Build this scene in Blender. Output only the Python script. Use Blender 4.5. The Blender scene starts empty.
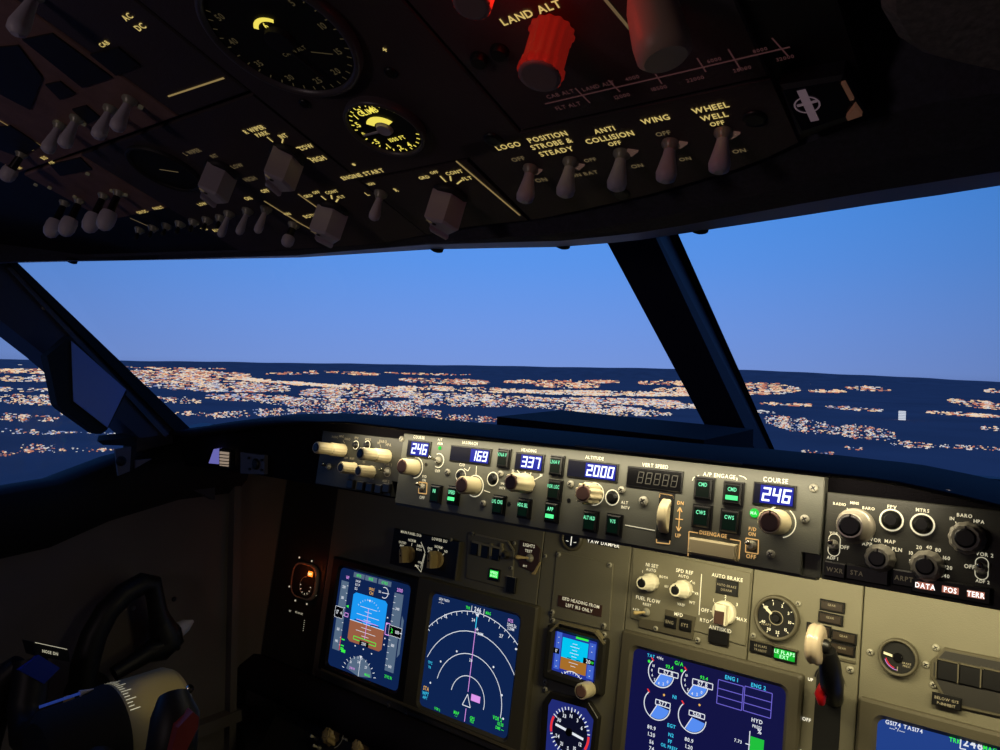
import bpy, math, random
import numpy as np
from mathutils import Vector, Matrix

random.seed(7)
PI = math.pi
EYE = Vector((0.404, 0.0, 1.2))        # eye point of the photograph; centre line of the cockpit is x = 0
PSI = math.radians(37.6); PIT = 0.0062; ROLL = 0.023; FPX = 750.0

# ------------------------------------------------------------------ camera
fwd = Vector((-math.sin(PSI)*math.cos(PIT), math.cos(PSI)*math.cos(PIT), -math.sin(PIT)))
r0 = Vector((math.cos(PSI), math.sin(PSI), 0))
u0 = r0.cross(fwd)
right = r0*math.cos(ROLL) + u0*math.sin(ROLL)
up = u0*math.cos(ROLL) - r0*math.sin(ROLL)
cam = bpy.data.cameras.new('camera'); camo = bpy.data.objects.new('camera', cam)
bpy.context.scene.collection.objects.link(camo)
cam.sensor_width = 36; cam.lens = 36*FPX/1000; cam.clip_start = 0.02; cam.clip_end = 900000
m = Matrix((( right.x, up.x, -fwd.x, EYE.x), (right.y, up.y, -fwd.y, EYE.y), (right.z, up.z, -fwd.z, EYE.z), (0,0,0,1)))
camo.matrix_world = m
bpy.context.scene.camera = camo
COL = bpy.context.scene.collection

def ray(px, py):
    return fwd + right*((px-500)/FPX) + up*((375-py)/FPX)
def onX(px, py, X):
    d = ray(px, py); return d*(X/d.x)
def onY(px, py, Y):
    d = ray(px, py); return d*(Y/d.y)
def onS(px, py, f):
    d = ray(px, py); a, b = 0.05, 3.0
    for _ in range(50):
        t = (a+b)/2
        if d.y*t < f(d.x*t): a = t
        else: b = t
    return d*a

class Frame:
    def __init__(s, O, u, v):
        s.O = Vector(O); s.u = Vector(u).normalized(); s.v = Vector(v).normalized(); s.n = s.u.cross(s.v)
        s.M = Matrix(((s.u.x,s.v.x,s.n.x,s.O.x+EYE.x),(s.u.y,s.v.y,s.n.y,s.O.y+EYE.y),(s.u.z,s.v.z,s.n.z,s.O.z+EYE.z),(0,0,0,1)))
    def hit(s, px, py, h=0.0):
        d = ray(px, py); P = s.O + s.n*h
        t = P.dot(s.n)/d.dot(s.n); q = d*t - s.O
        return (q.dot(s.u), q.dot(s.v))
    def sv(s, px, py, h=0.0):
        a = s.hit(px, py-1, h); b = s.hit(px, py+1, h); return abs(a[1]-b[1])/2
    def su(s, px, py, h=0.0):
        a = s.hit(px-1, py, h); b = s.hit(px+1, py, h); return abs(a[0]-b[0])/2
T9 = math.radians(9); T21 = math.radians(21.4)
W = Frame((0,0,0), (1,0,0), (0,1,0))
MCP = Frame((-.404, .635, -.12), (1,0,0), (0, math.sin(T9), math.cos(T9)))
PAN = Frame((-.404, .85, -.30), (1,0,0), (0, math.sin(T9), math.cos(T9)))
OH = Frame((-.404, .30, .28-math.tan(T21)*.30), (1,0,0), (0, -math.cos(T21), math.sin(T21)))

# ------------------------------------------------------------------ materials
def lin(c):
    return tuple(((x/255)/12.92 if x/255 <= .04045 else ((x/255+.055)/1.055)**2.4) for x in c)
MATS = {}
def mat(name, rgb, rough=.55, metal=0, emit=None, es=1.0, bump=0, bscale=300, mottle=0, mscale=30, spec=.5):
    if name in MATS: return MATS[name]
    m = bpy.data.materials.new(name); m.use_nodes = True
    nt = m.node_tree; b = nt.nodes['Principled BSDF']
    b.inputs['Base Color'].default_value = (*lin(rgb), 1); b.inputs['Roughness'].default_value = rough
    b.inputs['Metallic'].default_value = metal; b.inputs['Specular IOR Level'].default_value = spec
    if emit:
        b.inputs['Emission Color'].default_value = (*lin(emit), 1); b.inputs['Emission Strength'].default_value = es
    if mottle or bump:
        tc = nt.nodes.new('ShaderNodeTexCoord')
    if mottle:
        n = nt.nodes.new('ShaderNodeTexNoise'); n.inputs['Scale'].default_value = mscale; n.inputs['Detail'].default_value = 5
        nt.links.new(tc.outputs['Object'], n.inputs['Vector'])
        mp = nt.nodes.new('ShaderNodeMapRange'); mp.inputs['From Min'].default_value = .3; mp.inputs['From Max'].default_value = .7
        mp.inputs['To Min'].default_value = 1-mottle; mp.inputs['To Max'].default_value = 1+mottle
        nt.links.new(n.outputs['Fac'], mp.inputs['Value'])
        mx = nt.nodes.new('ShaderNodeMix'); mx.data_type = 'RGBA'; mx.blend_type = 'MULTIPLY'; mx.inputs['Factor'].default_value = 1
        mx.inputs['A'].default_value = (*lin(rgb), 1); nt.links.new(mp.outputs['Result'], mx.inputs['B'])
        nt.links.new(mx.outputs['Result'], b.inputs['Base Color'])
    if bump:
        n2 = nt.nodes.new('ShaderNodeTexNoise'); n2.inputs['Scale'].default_value = bscale; n2.inputs['Detail'].default_value = 3
        nt.links.new(tc.outputs['Object'], n2.inputs['Vector'])
        bp = nt.nodes.new('ShaderNodeBump'); bp.inputs['Strength'].default_value = bump; bp.inputs['Distance'].default_value = .001
        nt.links.new(n2.outputs['Fac'], bp.inputs['Height']); nt.links.new(bp.outputs['Normal'], b.inputs['Normal'])
    MATS[name] = m; return m
def em(name, rgb, es=1.0):
    m = mat(name, (8,8,8), .5, emit=rgb, es=es, spec=.08)
    try: m.cycles.emission_sampling = 'NONE'
    except Exception: pass
    return m

m_panel = mat('panel_grey_paint', (116,112,94), .55, bump=.25, bscale=900, mottle=.06, mscale=14)
m_mcp = mat('mode_panel_grey_paint', (96,97,88), .5, bump=.2, bscale=900, mottle=.05, mscale=14)
m_efis = mat('dark_panel_paint', (58,58,52), .5, bump=.2, bscale=900)
m_bezel = mat('bezel_grey_paint', (86,81,66), .45, bump=.15, bscale=700)
m_bezdark = mat('bezel_black_paint', (22,21,22), .45)
m_black = mat('black_plastic', (14,14,15), .4)
m_flat = mat('matte_black', (9,9,10), .8)
m_cream = mat('cream_knob_plastic', (226,212,170), .38)
m_ivory = mat('ivory_plastic', (238,232,208), .35)
m_cap = mat('brown_knob_cap', (120,88,78), .5)
m_tan = mat('tan_knob_plastic', (196,172,118), .4)
m_greyknob = mat('grey_knob_plastic', (150,146,132), .4)
m_screw = mat('screw_steel', (165,162,148), .35, metal=.15)
m_chrome = mat('chrome', (210,205,195), .18, metal=1)
m_oh = mat('overhead_panel_paint', (74,62,66), .6, bump=.3, bscale=600, mottle=.12, mscale=12)
m_ohdark = mat('overhead_dark_paint', (30,26,30), .6)
m_ohbrown = mat('overhead_brown_module_paint', (140,106,98), .65, bump=.3, bscale=500, mottle=.18, mscale=60)
m_ohknob = mat('overhead_grey_knob', (206,198,214), .45)
m_glare = mat('glareshield_vinyl', (25,22,28), .8, bump=.5, bscale=800, spec=.15)
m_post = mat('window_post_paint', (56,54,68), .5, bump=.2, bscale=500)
m_postface = mat('window_post_lit_paint', (72,72,84), .55)  # post paint made paler for the face that catches the light
m_wall = mat('sidewall_liner', (100,94,92), .75, bump=.4, bscale=300, mottle=.1, mscale=9)
m_floor = mat('floor_mat', (38,36,36), .85, bump=.4, bscale=80)
m_ceil = mat('ceiling_liner', (62,60,74), .8, bump=.6, bscale=500, mottle=.2, mscale=300)
m_liner2 = mat('ceiling_side_liner', (120,112,108), .85, bump=.6, bscale=400, mottle=.25, mscale=350)
m_label = mat('label_paint', (220,214,190), .5, emit=(226,220,190), es=.55)
m_labelw = mat('label_backlit', (220,214,190), .5, emit=(240,238,225), es=.8)
m_labeldim = mat('label_dim', (150,142,120), .5, emit=(120,112,90), es=.12)
m_amber = mat('overhead_lettering', (150,135,80), .5, emit=(214,190,112), es=.85)
m_amberdim = mat('overhead_lettering_dim', (120,105,75), .5, emit=(120,104,72), es=.5)
m_amberhot = mat('gauge_lettering_bright', (150,135,80), .5, emit=(240,222,90), es=1.0)
m_ohline = mat('overhead_line_paint', (150,130,80), .5, emit=(150,128,80), es=.75)
m_grn = em('green_legend', (130,255,190), 1.1)
m_grnbar = em('green_bar', (90,255,150), 1.2)
m_grnbox = em('green_button_glow', (4,40,26), .3)
m_grnlamp = em('green_lamp', (40,220,70), 1.0)
m_grnhot = em('green_lamp_text', (190,255,200), 1.3)
m_digit = em('digit_white_blue', (225,232,255), 1.9)
m_winlit = em('digit_window_lit', (26,38,168), 1.0)
m_windark = em('digit_window_dark', (10,14,40), .8)
m_seg_off = mat('unlit_digit', (50,48,44), .6)
m_glassblk = mat('window_black', (12,12,14), .2)
m_scr = em('screen_navy', (13,34,78), 1.0)
m_scr2 = em('screen_deep_blue', (14,16,66), 1.0)
m_scr3 = em('screen_blue', (30,62,134), 1.0)
m_sky_ = em('attitude_sky', (26,150,240), 1.0)
m_cyan = em('attitude_cyan', (0,196,240), 1.0)
m_gnd_ = em('attitude_brown', (150,92,66), 1.0)
m_gnd2 = em('attitude_ochre', (164,108,40), 1.0)
m_tape = em('tape_grey', (84,104,128), 1.0)
m_tapeb = em('tape_blue', (64,98,200), 1.0)
m_w = em('symbol_white', (226,230,238), 1.0)
m_g = em('symbol_green', (60,240,70), 1.0)
m_mag = em('symbol_magenta', (220,150,235), 1.0)
m_cy = em('symbol_cyan', (60,200,240), 1.0)
m_am = em('symbol_amber', (230,176,90), 1.0)
m_rd = em('symbol_red', (235,50,50), 1.0)
m_blu = em('symbol_blue', (86,140,240), 1.0)
m_lil = em('symbol_lilac', (110,100,210), 1.0)
m_blk = em('symbol_black', (6,8,16), .5)
m_orange = em('orange_flag_glow', (255,120,30), 2.2)
m_orangehot = em('orange_flag_text', (255,200,150), 2.2)
m_redknob = mat('red_glow_knob', (140,34,28), .5, emit=(170,34,24), es=.28)  # red lamplight on the knob put into colour and emission
m_redcap = mat('knob_cap_grey', (150,120,122), .5)
m_translucent = mat('gear_wheel_plastic', (205,188,164), .2)
MATS['gear_wheel_plastic'].node_tree.nodes['Principled BSDF'].inputs['Transmission Weight'].default_value = .35
m_redpl = mat('red_plastic', (170,16,22), .35)
m_redlever = mat('dull_red_paint', (150,58,52), .5)
m_bluetape = mat('blue_tape', (30,64,190), .6)
m_yoke = mat('yoke_black', (20,19,20), .5)
m_column = mat('column_grey_green', (150,142,112), .45, bump=.2, bscale=400)
m_bluepanel = mat('blue_grey_panel', (130,158,225), .4)
m_brown = mat('brown_plaque', (72,48,40), .5)
m_whitepl = mat('white_plate', (200,200,215), .5)
m_gray = mat('grey_plate', (92,92,104), .5)

# ------------------------------------------------------------------ text glyphs
GL = {}
def glyph(ch):
    if ch in GL: return GL[ch]
    cu = bpy.data.curves.new('glyph', 'FONT'); cu.body = ch; cu.size = 1.0; cu.resolution_u = 2; cu.offset = 0.022
    ob = bpy.data.objects.new('glyph', cu); COL.objects.link(ob)
    dg = bpy.context.evaluated_depsgraph_get(); dg.update()
    me = ob.evaluated_get(dg).to_mesh()
    vs = [(v.co.x, v.co.y) for v in me.vertices]; fs = [tuple(p.vertices) for p in me.polygons]
    ob.evaluated_get(dg).to_mesh_clear()
    bpy.data.objects.remove(ob); bpy.data.curves.remove(cu)
    if vs:
        x0 = min(v[0] for v in vs); x1 = max(v[0] for v in vs)
        vs = [((x-x0)/.70, y/.70) for x, y in vs]; w = (x1-x0)/.70
    else: w = .35
    GL[ch] = (vs, fs, w); return GL[ch]

# ------------------------------------------------------------------ mesh builder in frame coordinates
class MB:
    def __init__(s, fr, m=None):
        s.fr = fr; s.V = []; s.F = []; s.I = []; s.ms = []; s.S = []; s.c = 0; s.sm = False
        if m: s.mat(m)
    def mat(s, m):
        if m not in s.ms: s.ms.append(m)
        s.c = s.ms.index(m); return s
    def add(s, vs, fs, smooth=False):
        o = len(s.V); s.V += [tuple(v) for v in vs]
        for f in fs: s.F.append(tuple(i+o for i in f)); s.I.append(s.c); s.S.append(smooth)
        return s
    def prism(s, poly, h0, h1, ch=0.0):
        n = len(poly); ar = sum(poly[i][0]*poly[(i+1)%n][1]-poly[(i+1)%n][0]*poly[i][1] for i in range(n))
        if ar < 0: poly = poly[::-1]
        vs = [(a,b,h0) for a,b in poly]
        if ch:
            cx = sum(p[0] for p in poly)/n; cy = sum(p[1] for p in poly)/n
            ins = []
            for i in range(n):
                p0 = Vector(poly[i-1]); p = Vector(poly[i]); p1 = Vector(poly[(i+1)%n])
                e0 = (p-p0).normalized(); e1 = (p1-p).normalized()
                n0 = Vector((-e0.y, e0.x)); n1 = Vector((-e1.y, e1.x)); k = n0+n1
                k = k/max(.3, k.dot(n0)) if k.length > 1e-6 else n0
                q = p + k*ch; ins.append((q.x, q.y))
            vs += [(a,b,h1-ch) for a,b in poly] + [(a,b,h1) for a,b in ins]; L = 3
        else:
            vs += [(a,b,h1) for a,b in poly]; L = 2
        fs = [tuple(range(n))[::-1]]
        for l in range(L-1):
            for i in range(n):
                j = (i+1)%n; fs.append((l*n+i, l*n+j, (l+1)*n+j, (l+1)*n+i))
        fs.append(tuple(range((L-1)*n, L*n)))
        return s.add(vs, fs)
    def box(s, a0, a1, b0, b1, h0, h1, ch=0.0):
        if a0 > a1: a0, a1 = a1, a0
        if b0 > b1: b0, b1 = b1, b0
        return s.prism([(a0,b0),(a1,b0),(a1,b1),(a0,b1)], h0, h1, ch)
    def quad3(s, pts): return s.add(pts, [tuple(range(len(pts)))])
    def flat(s, poly, h): return s.add([(a,b,h) for a,b in poly], [tuple(range(len(poly)))])
    def rect(s, a0, a1, b0, b1, h): return s.flat([(a0,b0),(a1,b0),(a1,b1),(a0,b1)], h)
    def line(s, p, q, w, h):
        d = Vector((q[0]-p[0], q[1]-p[1]))
        if d.length < 1e-9: return s
        d.normalize(); n = Vector((-d.y, d.x))*w/2
        return s.flat([(p[0]-n.x,p[1]-n.y),(q[0]-n.x,q[1]-n.y),(q[0]+n.x,q[1]+n.y),(p[0]+n.x,p[1]+n.y)], h)
    def pline(s, pts, w, h):
        for a, b in zip(pts, pts[1:]): s.line(a, b, w, h)
        return s
    def arc(s, c, r, w, a0, a1, h, seg=None):
        seg = seg or max(6, int(abs(a1-a0)/8)); vs = []; fs = []
        for i in range(seg+1):
            t = math.radians(a0+(a1-a0)*i/seg)
            for rr in (r-w/2, r+w/2): vs.append((c[0]+rr*math.cos(t), c[1]+rr*math.sin(t), h))
        for i in range(seg): fs.append((2*i, 2*i+1, 2*i+3, 2*i+2))
        return s.add(vs, fs)
    def sector(s, c, r, a0, a1, h, seg=None):
        seg = seg or max(6, int(abs(a1-a0)/10)); full = abs(a1-a0) >= 359.9
        p = [] if full else [c]
        for i in range(seg + (0 if full else 1)):
            t = math.radians(a0+(a1-a0)*i/seg); p.append((c[0]+r*math.cos(t), c[1]+r*math.sin(t)))
        return s.flat(p, h)
    def lathe(s, o, ax, prof, seg=28, flute=0, nf=0, cap=True, smooth=True):
        ax = Vector(ax).normalized(); o = Vector(o)
        t = Vector((0,0,1)) if abs(ax.z) < .9 else Vector((1,0,0))
        e = ax.cross(t).normalized(); g = ax.cross(e)
        vs = []; fs = []
        for (r, h) in prof:
            for k in range(seg):
                a = 2*PI*k/seg; rr = r*(1+flute*math.cos(nf*a)) if nf else r
                vs.append(o+ax*h+(e*math.cos(a)+g*math.sin(a))*rr)
        for i in range(len(prof)-1):
            for k in range(seg):
                j = (k+1)%seg; fs.append((i*seg+k, i*seg+j, (i+1)*seg+j, (i+1)*seg+k))
        s.add(vs, fs, smooth)
        if cap:
            n = len(prof); s.add([vs[k] for k in range(seg)], [tuple(range(seg))[::-1]])
            s.add([vs[(n-1)*seg+k] for k in range(seg)], [tuple(range(seg))])
        return s
    def tube(s, pts, rad, seg=12, sx=1.0):
        pts = [Vector(p) for p in pts]; n = len(pts)
        if not hasattr(rad, '__len__'): rad = [rad]*n
        vs = []; fs = []; prev = None
        for i, p in enumerate(pts):
            d = (pts[min(i+1,n-1)]-pts[max(i-1,0)]).normalized()
            if prev is None:
                t = Vector((0,0,1)) if abs(d.z) < .9 else Vector((1,0,0)); e = d.cross(t).normalized()
            else: e = (prev - d*prev.dot(d)).normalized()
            prev = e; g = d.cross(e)
            for k in range(seg):
                a = 2*PI*k/seg; vs.append(p+(e*math.cos(a)*sx+g*math.sin(a))*rad[i])
        for i in range(n-1):
            for k in range(seg):
                j = (k+1)%seg; fs.append((i*seg+k, i*seg+j, (i+1)*seg+j, (i+1)*seg+k))
        s.add(vs, fs, True)
        s.add(vs[:seg], [tuple(range(seg))[::-1]]); s.add(vs[-seg:], [tuple(range(seg))])
        return s
    def text(s, st, p, size, h, al='c', wf=.92, rot=0.0):
        gap = .16; gs = [glyph(c) for c in st]
        tw = sum(g[2] for g in gs) + gap*(len(gs)-1)
        x = {'c': -tw/2, 'l': 0, 'r': -tw}[al]; cs, sn = math.cos(rot), math.sin(rot)
        for c, (vs, fs, w) in zip(st, gs):
            out = []
            for a, b in vs:
                X = (x+a)*size*wf; Y = (b-.5)*size
                out.append((p[0]+X*cs-Y*sn, p[1]+X*sn+Y*cs, h))
            s.add(out, fs); x += w + gap
        return s
    def seg7(s, st, a1, bc, dw, dh, h, w):
        """seven-segment digits, right-aligned at a1"""
        on = {'0':'abcdef','1':'bc','2':'abged','3':'abgcd','4':'fgbc','5':'afgcd','6':'afgedc','7':'abc','8':'abcdefg','9':'abcfgd'}
        x = a1 - dw*len(st)
        for ch in st:
            L, R_ = x+dw*.20, x+dw*.80; t, b = bc+dh/2, bc-dh/2; sl = dh*.06
            P = {'a':((L+sl,t),(R_+sl,t)),'g':((L,bc),(R_,bc)),'d':((L-sl,b),(R_-sl,b)),'f':((L+sl,t),(L,bc)),'b':((R_+sl,t),(R_,bc)),
                 'e':((L,bc),(L-sl,b)),'c':((R_,bc),(R_-sl,b))}
            for k in on.get(ch, ''):
                p, q = P[k]; d = Vector((q[0]-p[0],q[1]-p[1])).normalized()*w*.5
                s.line((p[0]-d.x,p[1]-d.y),(q[0]+d.x,q[1]+d.y), w, h)
            x += dw
        return s
    # --- pixel helpers: lay a mark where the photograph shows it on this panel's plane
    def ptext(s, st, px, py, cap, h, al='c', wf=.92):
        p = s.fr.hit(px, py, h); k = s.fr.sv(px, py, h)
        if s.fr is OH: k = min(k, s.fr.su(px, py, h)*1.15)
        return s.text(st, p, cap*k, h, al, wf)
    def pl(s, pts, w, h):
        q = [s.fr.hit(x, y, h) for x, y in pts]; ww = w*s.fr.sv(*pts[0], h); return s.pline(q, ww, h)
    def parc(s, px, py, r, w, a0, a1, h):
        k = s.fr.sv(px, py, h); return s.arc(s.fr.hit(px,py,h), r*k, w*k, a0, a1, h)
    def psec(s, px, py, r, a0, a1, h):
        k = s.fr.sv(px, py, h); return s.sector(s.fr.hit(px,py,h), r*k, a0, a1, h)
    def ppoly(s, pts, h0, h1, ch=0.0): return s.prism([s.fr.hit(x,y,h1) for x,y in pts], h0, h1, ch)
    def pflat(s, pts, h): return s.flat([s.fr.hit(x,y,h) for x,y in pts], h)
    def prect(s, x0, y0, x1, y1, h0, h1, ch=0.0):
        a = s.fr.hit(x0,y0,h1); b = s.fr.hit(x1,y1,h1); return s.box(a[0],b[0],b[1],a[1],h0,h1,ch)

def finish(ob, label=None, cat=None, group=None, kind=None):
    if label: ob['label'] = label
    if cat: ob['category'] = cat
    if group: ob['group'] = group
    if kind: ob['kind'] = kind
    return ob

class Thing:
    """an Empty at the thing's base, in its panel's frame"""
    def __init__(s, name, label, cat, fr, o=(0,0,0), group=None):
        s.fr = fr; s.o = Vector(o)
        s.e = bpy.data.objects.new(name, None); COL.objects.link(s.e); s.e.empty_display_size = .02
        s.e.matrix_world = fr.M @ Matrix.Translation(s.o)
        finish(s.e, label, cat, group)
    def part(s, name, mb, parent=None, label=None, smooth=None):
        me = bpy.data.meshes.new(name)
        me.from_pydata([Vector(v)-s.o for v in mb.V], [], mb.F)
        for m in mb.ms: me.materials.append(m)
        me.polygons.foreach_set('material_index', mb.I); me.polygons.foreach_set('use_smooth', mb.S); me.update()
        ob = bpy.data.objects.new(name, me); COL.objects.link(ob); ob.parent = parent or s.e
        if label: ob['label'] = label
        return ob

def solo(name, mb, label=None, cat=None, group=None, kind=None, o=None):
    if o is None:
        n = len(mb.V); o = Vector([sum(v[i] for v in mb.V)/n for i in range(3)])
    o = Vector(o); me = bpy.data.meshes.new(name)
    me.from_pydata([Vector(v)-o for v in mb.V], [], mb.F)
    for m in mb.ms: me.materials.append(m)
    me.polygons.foreach_set('material_index', mb.I); me.polygons.foreach_set('use_smooth', mb.S); me.update()
    ob = bpy.data.objects.new(name, me); COL.objects.link(ob); ob.matrix_world = mb.fr.M @ Matrix.Translation(o)
    return finish(ob, label, cat, group, kind)

# ------------------------------------------------------------------ reusable controls
def screw(T, px, py, r=.0032, h=0.0, nm='screw'):
    fr = T.fr; a, b = fr.hit(px, py, h); mb = MB(fr, m_screw)
    mb.lathe((a,b,h), (0,0,1), [(r,0),(r,r*.45),(r*.75,r*.7),(r*.45,r*.78)], 16)
    mb.mat(m_black); z = h+r*.80
    mb.line((a-r*.5,b-r*.35),(a+r*.5,b+r*.35), r*.28, z); mb.line((a+r*.35,b-r*.5),(a-r*.35,b+r*.5), r*.28, z)
    return T.part(nm, mb)
def knob(T, px, py, prof, m=None, capm=None, capr=None, flute=0, nf=0, h=0.0, mark=True, seg=36, name='knob', label=None):
    """prof: list of (radius, height) from the panel out"""
    fr = T.fr; a, b = fr.hit(px, py, h); mb = MB(fr, m or m_cream)
    mb.lathe((a,b,h), (0,0,1), prof, seg, flute, nf)
    H = prof[-1][1]; R_ = prof[-1][0]
    k = T.part(name, mb, label=label)
    c = MB(fr, capm or m_cap); cr = capr or R_*.8
    c.lathe((a,b,h+H), (0,0,1), [(cr,-.0005),(cr,.0004),(cr*.8,.0007)], 24)
    T.part('knob_cap', c, k)
    if mark:
        q = MB(fr, m_black); q.box(a-.0006, a+.0006, b+R_*.55, b+R_*.98, h+H, h+H+.0007); T.part('pointer_mark', q, k)
    return k
def two_tier(r1, l1, r2, l2):
    return [(r1,0),(r1,l1-.0012),(r1-.001,l1),(r2,l1+.0002),(r2,l1+l2-.0012),(r2-.001,l1+l2)]
def one_tier(r, l, s=0):
    return [(r+s,0),(r+s,.002),(r,.0035),(r,l-.0015),(r-.0012,l)]
def ring(mb, px, py, r, w, h=.0004):
    return mb.parc(px, py, r, w, 0, 360, h)
def toggle(T, px, py, tip=(0,-.006,.016), r=.0026, plate=None, h=0.0, m=None, nm='toggle_switch', rb=.0042):
    fr = T.fr; a, b = fr.hit(px, py, h); mb = MB(fr, m_screw)
    mb.lathe((a,b,h), (0,0,1), [(rb,0),(rb,.0015),(rb*.7,.003),(rb*.55,.0045)], 18)
    k = T.part(nm, mb)
    l = MB(fr, m or m_chrome); d = Vector(tip); L = d.length
    l.lathe((a,b,h+.003), d, [(r*.55,0),(r*.6,L*.35),(r,L*.8),(r*.9,L*.95),(r*.45,L)], 16)
    T.part('lever', l, k); return k
def push(T, px, py, w, hh, txt='', bar=False, cap=3.6, dep=.0052, lit=True):
    fr = T.fr; a, b = fr.hit(px, py, dep); mb = MB(fr, m_black)
    mb.box(a-w/2, a+w/2, b-hh/2, b+hh/2, 0, dep*.45)
    mb.box(a-w*.43, a+w*.43, b-hh*.44, b+hh*.44, dep*.45, dep, .0012)
    k = T.part('push_button', mb)
    g = MB(fr, m_grnbox); g.rect(a-w*.33, a+w*.33, b-hh*.34, b+hh*.34, dep+.0002)
    g.mat(m_grn); g.text(txt, (a, b+hh*.17), cap*fr.sv(px,py), dep+.0005, 'c', .58 if len(txt) > 4 else .75)
    if bar: g.mat(m_grnbar); g.rect(a-w*.30, a+w*.30, b-hh*.26, b-hh*.08, dep+.0005)
    T.part('legend', g, k); return k

# ================================================================== EXTERIOR
world = bpy.data.worlds.new('sky'); bpy.context.scene.world = world; world.use_nodes = True
nt = world.node_tree; nt.nodes.clear()
out = nt.nodes.new('ShaderNodeOutputWorld'); bg = nt.nodes.new('ShaderNodeBackground')
tc = nt.nodes.new('ShaderNodeTexCoord'); sp = nt.nodes.new('ShaderNodeSeparateXYZ')
cr = nt.nodes.new('ShaderNodeValToRGB')
els = [(0.0, (22,34,78)), (.499, (30,44,96)), (.5001, (118,148,216)), (.53, (108,148,224)), (.57, (90,146,230)), (.62, (72,144,234)), (.75, (56,118,214)), (1.0, (40,90,184))]
e = cr.color_ramp.elements
e[0].position = 0; e[0].color = (*lin(els[0][1]),1); e[1].position = 1; e[1].color = (*lin(els[-1][1]),1)
for p, c in els[1:-1]:
    k = e.new(p); k.color = (*lin(c), 1)
mr = nt.nodes.new('ShaderNodeMapRange'); mr.inputs['From Min'].default_value = -1; mr.inputs['From Max'].default_value = 1
nt.links.new(tc.outputs['Generated'], sp.inputs[0]); nt.links.new(sp.outputs['Z'], mr.inputs['Value'])
nt.links.new(mr.outputs['Result'], cr.inputs['Fac'])
# a paler patch of sky near the horizon ahead, darker to the far left
sep2 = nt.nodes.new('ShaderNodeVectorMath'); sep2.operation = 'DOT_PRODUCT'; dirc = ray(500, 300).normalized()
sep2.inputs[1].default_value = (dirc.x, dirc.y, dirc.z)
nt.links.new(tc.outputs['Generated'], sep2.inputs[0])
mr2 = nt.nodes.new('ShaderNodeMapRange'); mr2.inputs['From Min'].default_value = .82; mr2.inputs['From Max'].default_value = 1.0
mr2.inputs['To Min'].default_value = .76; mr2.inputs['To Max'].default_value = 1.06
nt.links.new(sep2.outputs['Value'], mr2.inputs['Value'])
nt.links.new(cr.outputs['Color'], bg.inputs['Color']); nt.links.new(mr2.outputs['Result'], bg.inputs['Strength'])
nt.links.new(bg.outputs[0], out.inputs[0])

ZG = -600.0
mb = MB(W, mat('ground_dusk', (150,122,122), .95, mottle=.12, mscale=.0006, spec=0))
mb.box(-450000, 200000, -50000, 450000, ZG-50, ZG)
# low hills along the horizon
prof_h = [(-200,0),(0,.8),(200,2.9),(400,5.0),(560,6.3),(736,7.4),(800,6.2),(900,3.6),(1000,1.0),(1100,0),(1300,0)]
def ridge(x):
    for (a,b),(c,d) in zip(prof_h, prof_h[1:]):
        if a <= x <= c: return b+(d-b)*(x-a)/(c-a)
    return 0
n = 120; vs = []; fs = []
for i in range(n+1):
    x = -200+1400*i/n; d = ray(x, 375); d.z = 0; d.normalize(); P = d*95000
    zt = -126+95000*(ridge(x)+.35*math.sin(i*.9)*math.sin(i*.37))/750
    vs += [(P.x,P.y,ZG), (P.x+d.x*9000,P.y+d.y*9000,zt), (P.x+d.x*22000,P.y+d.y*22000,ZG)]
for i in range(n):
    a = 3*i; fs += [(a,a+3,a+4,a+1), (a+1,a+4,a+5,a+2)]
mb.add(vs, fs, True)
solo('ground', mb, kind='structure')

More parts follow.
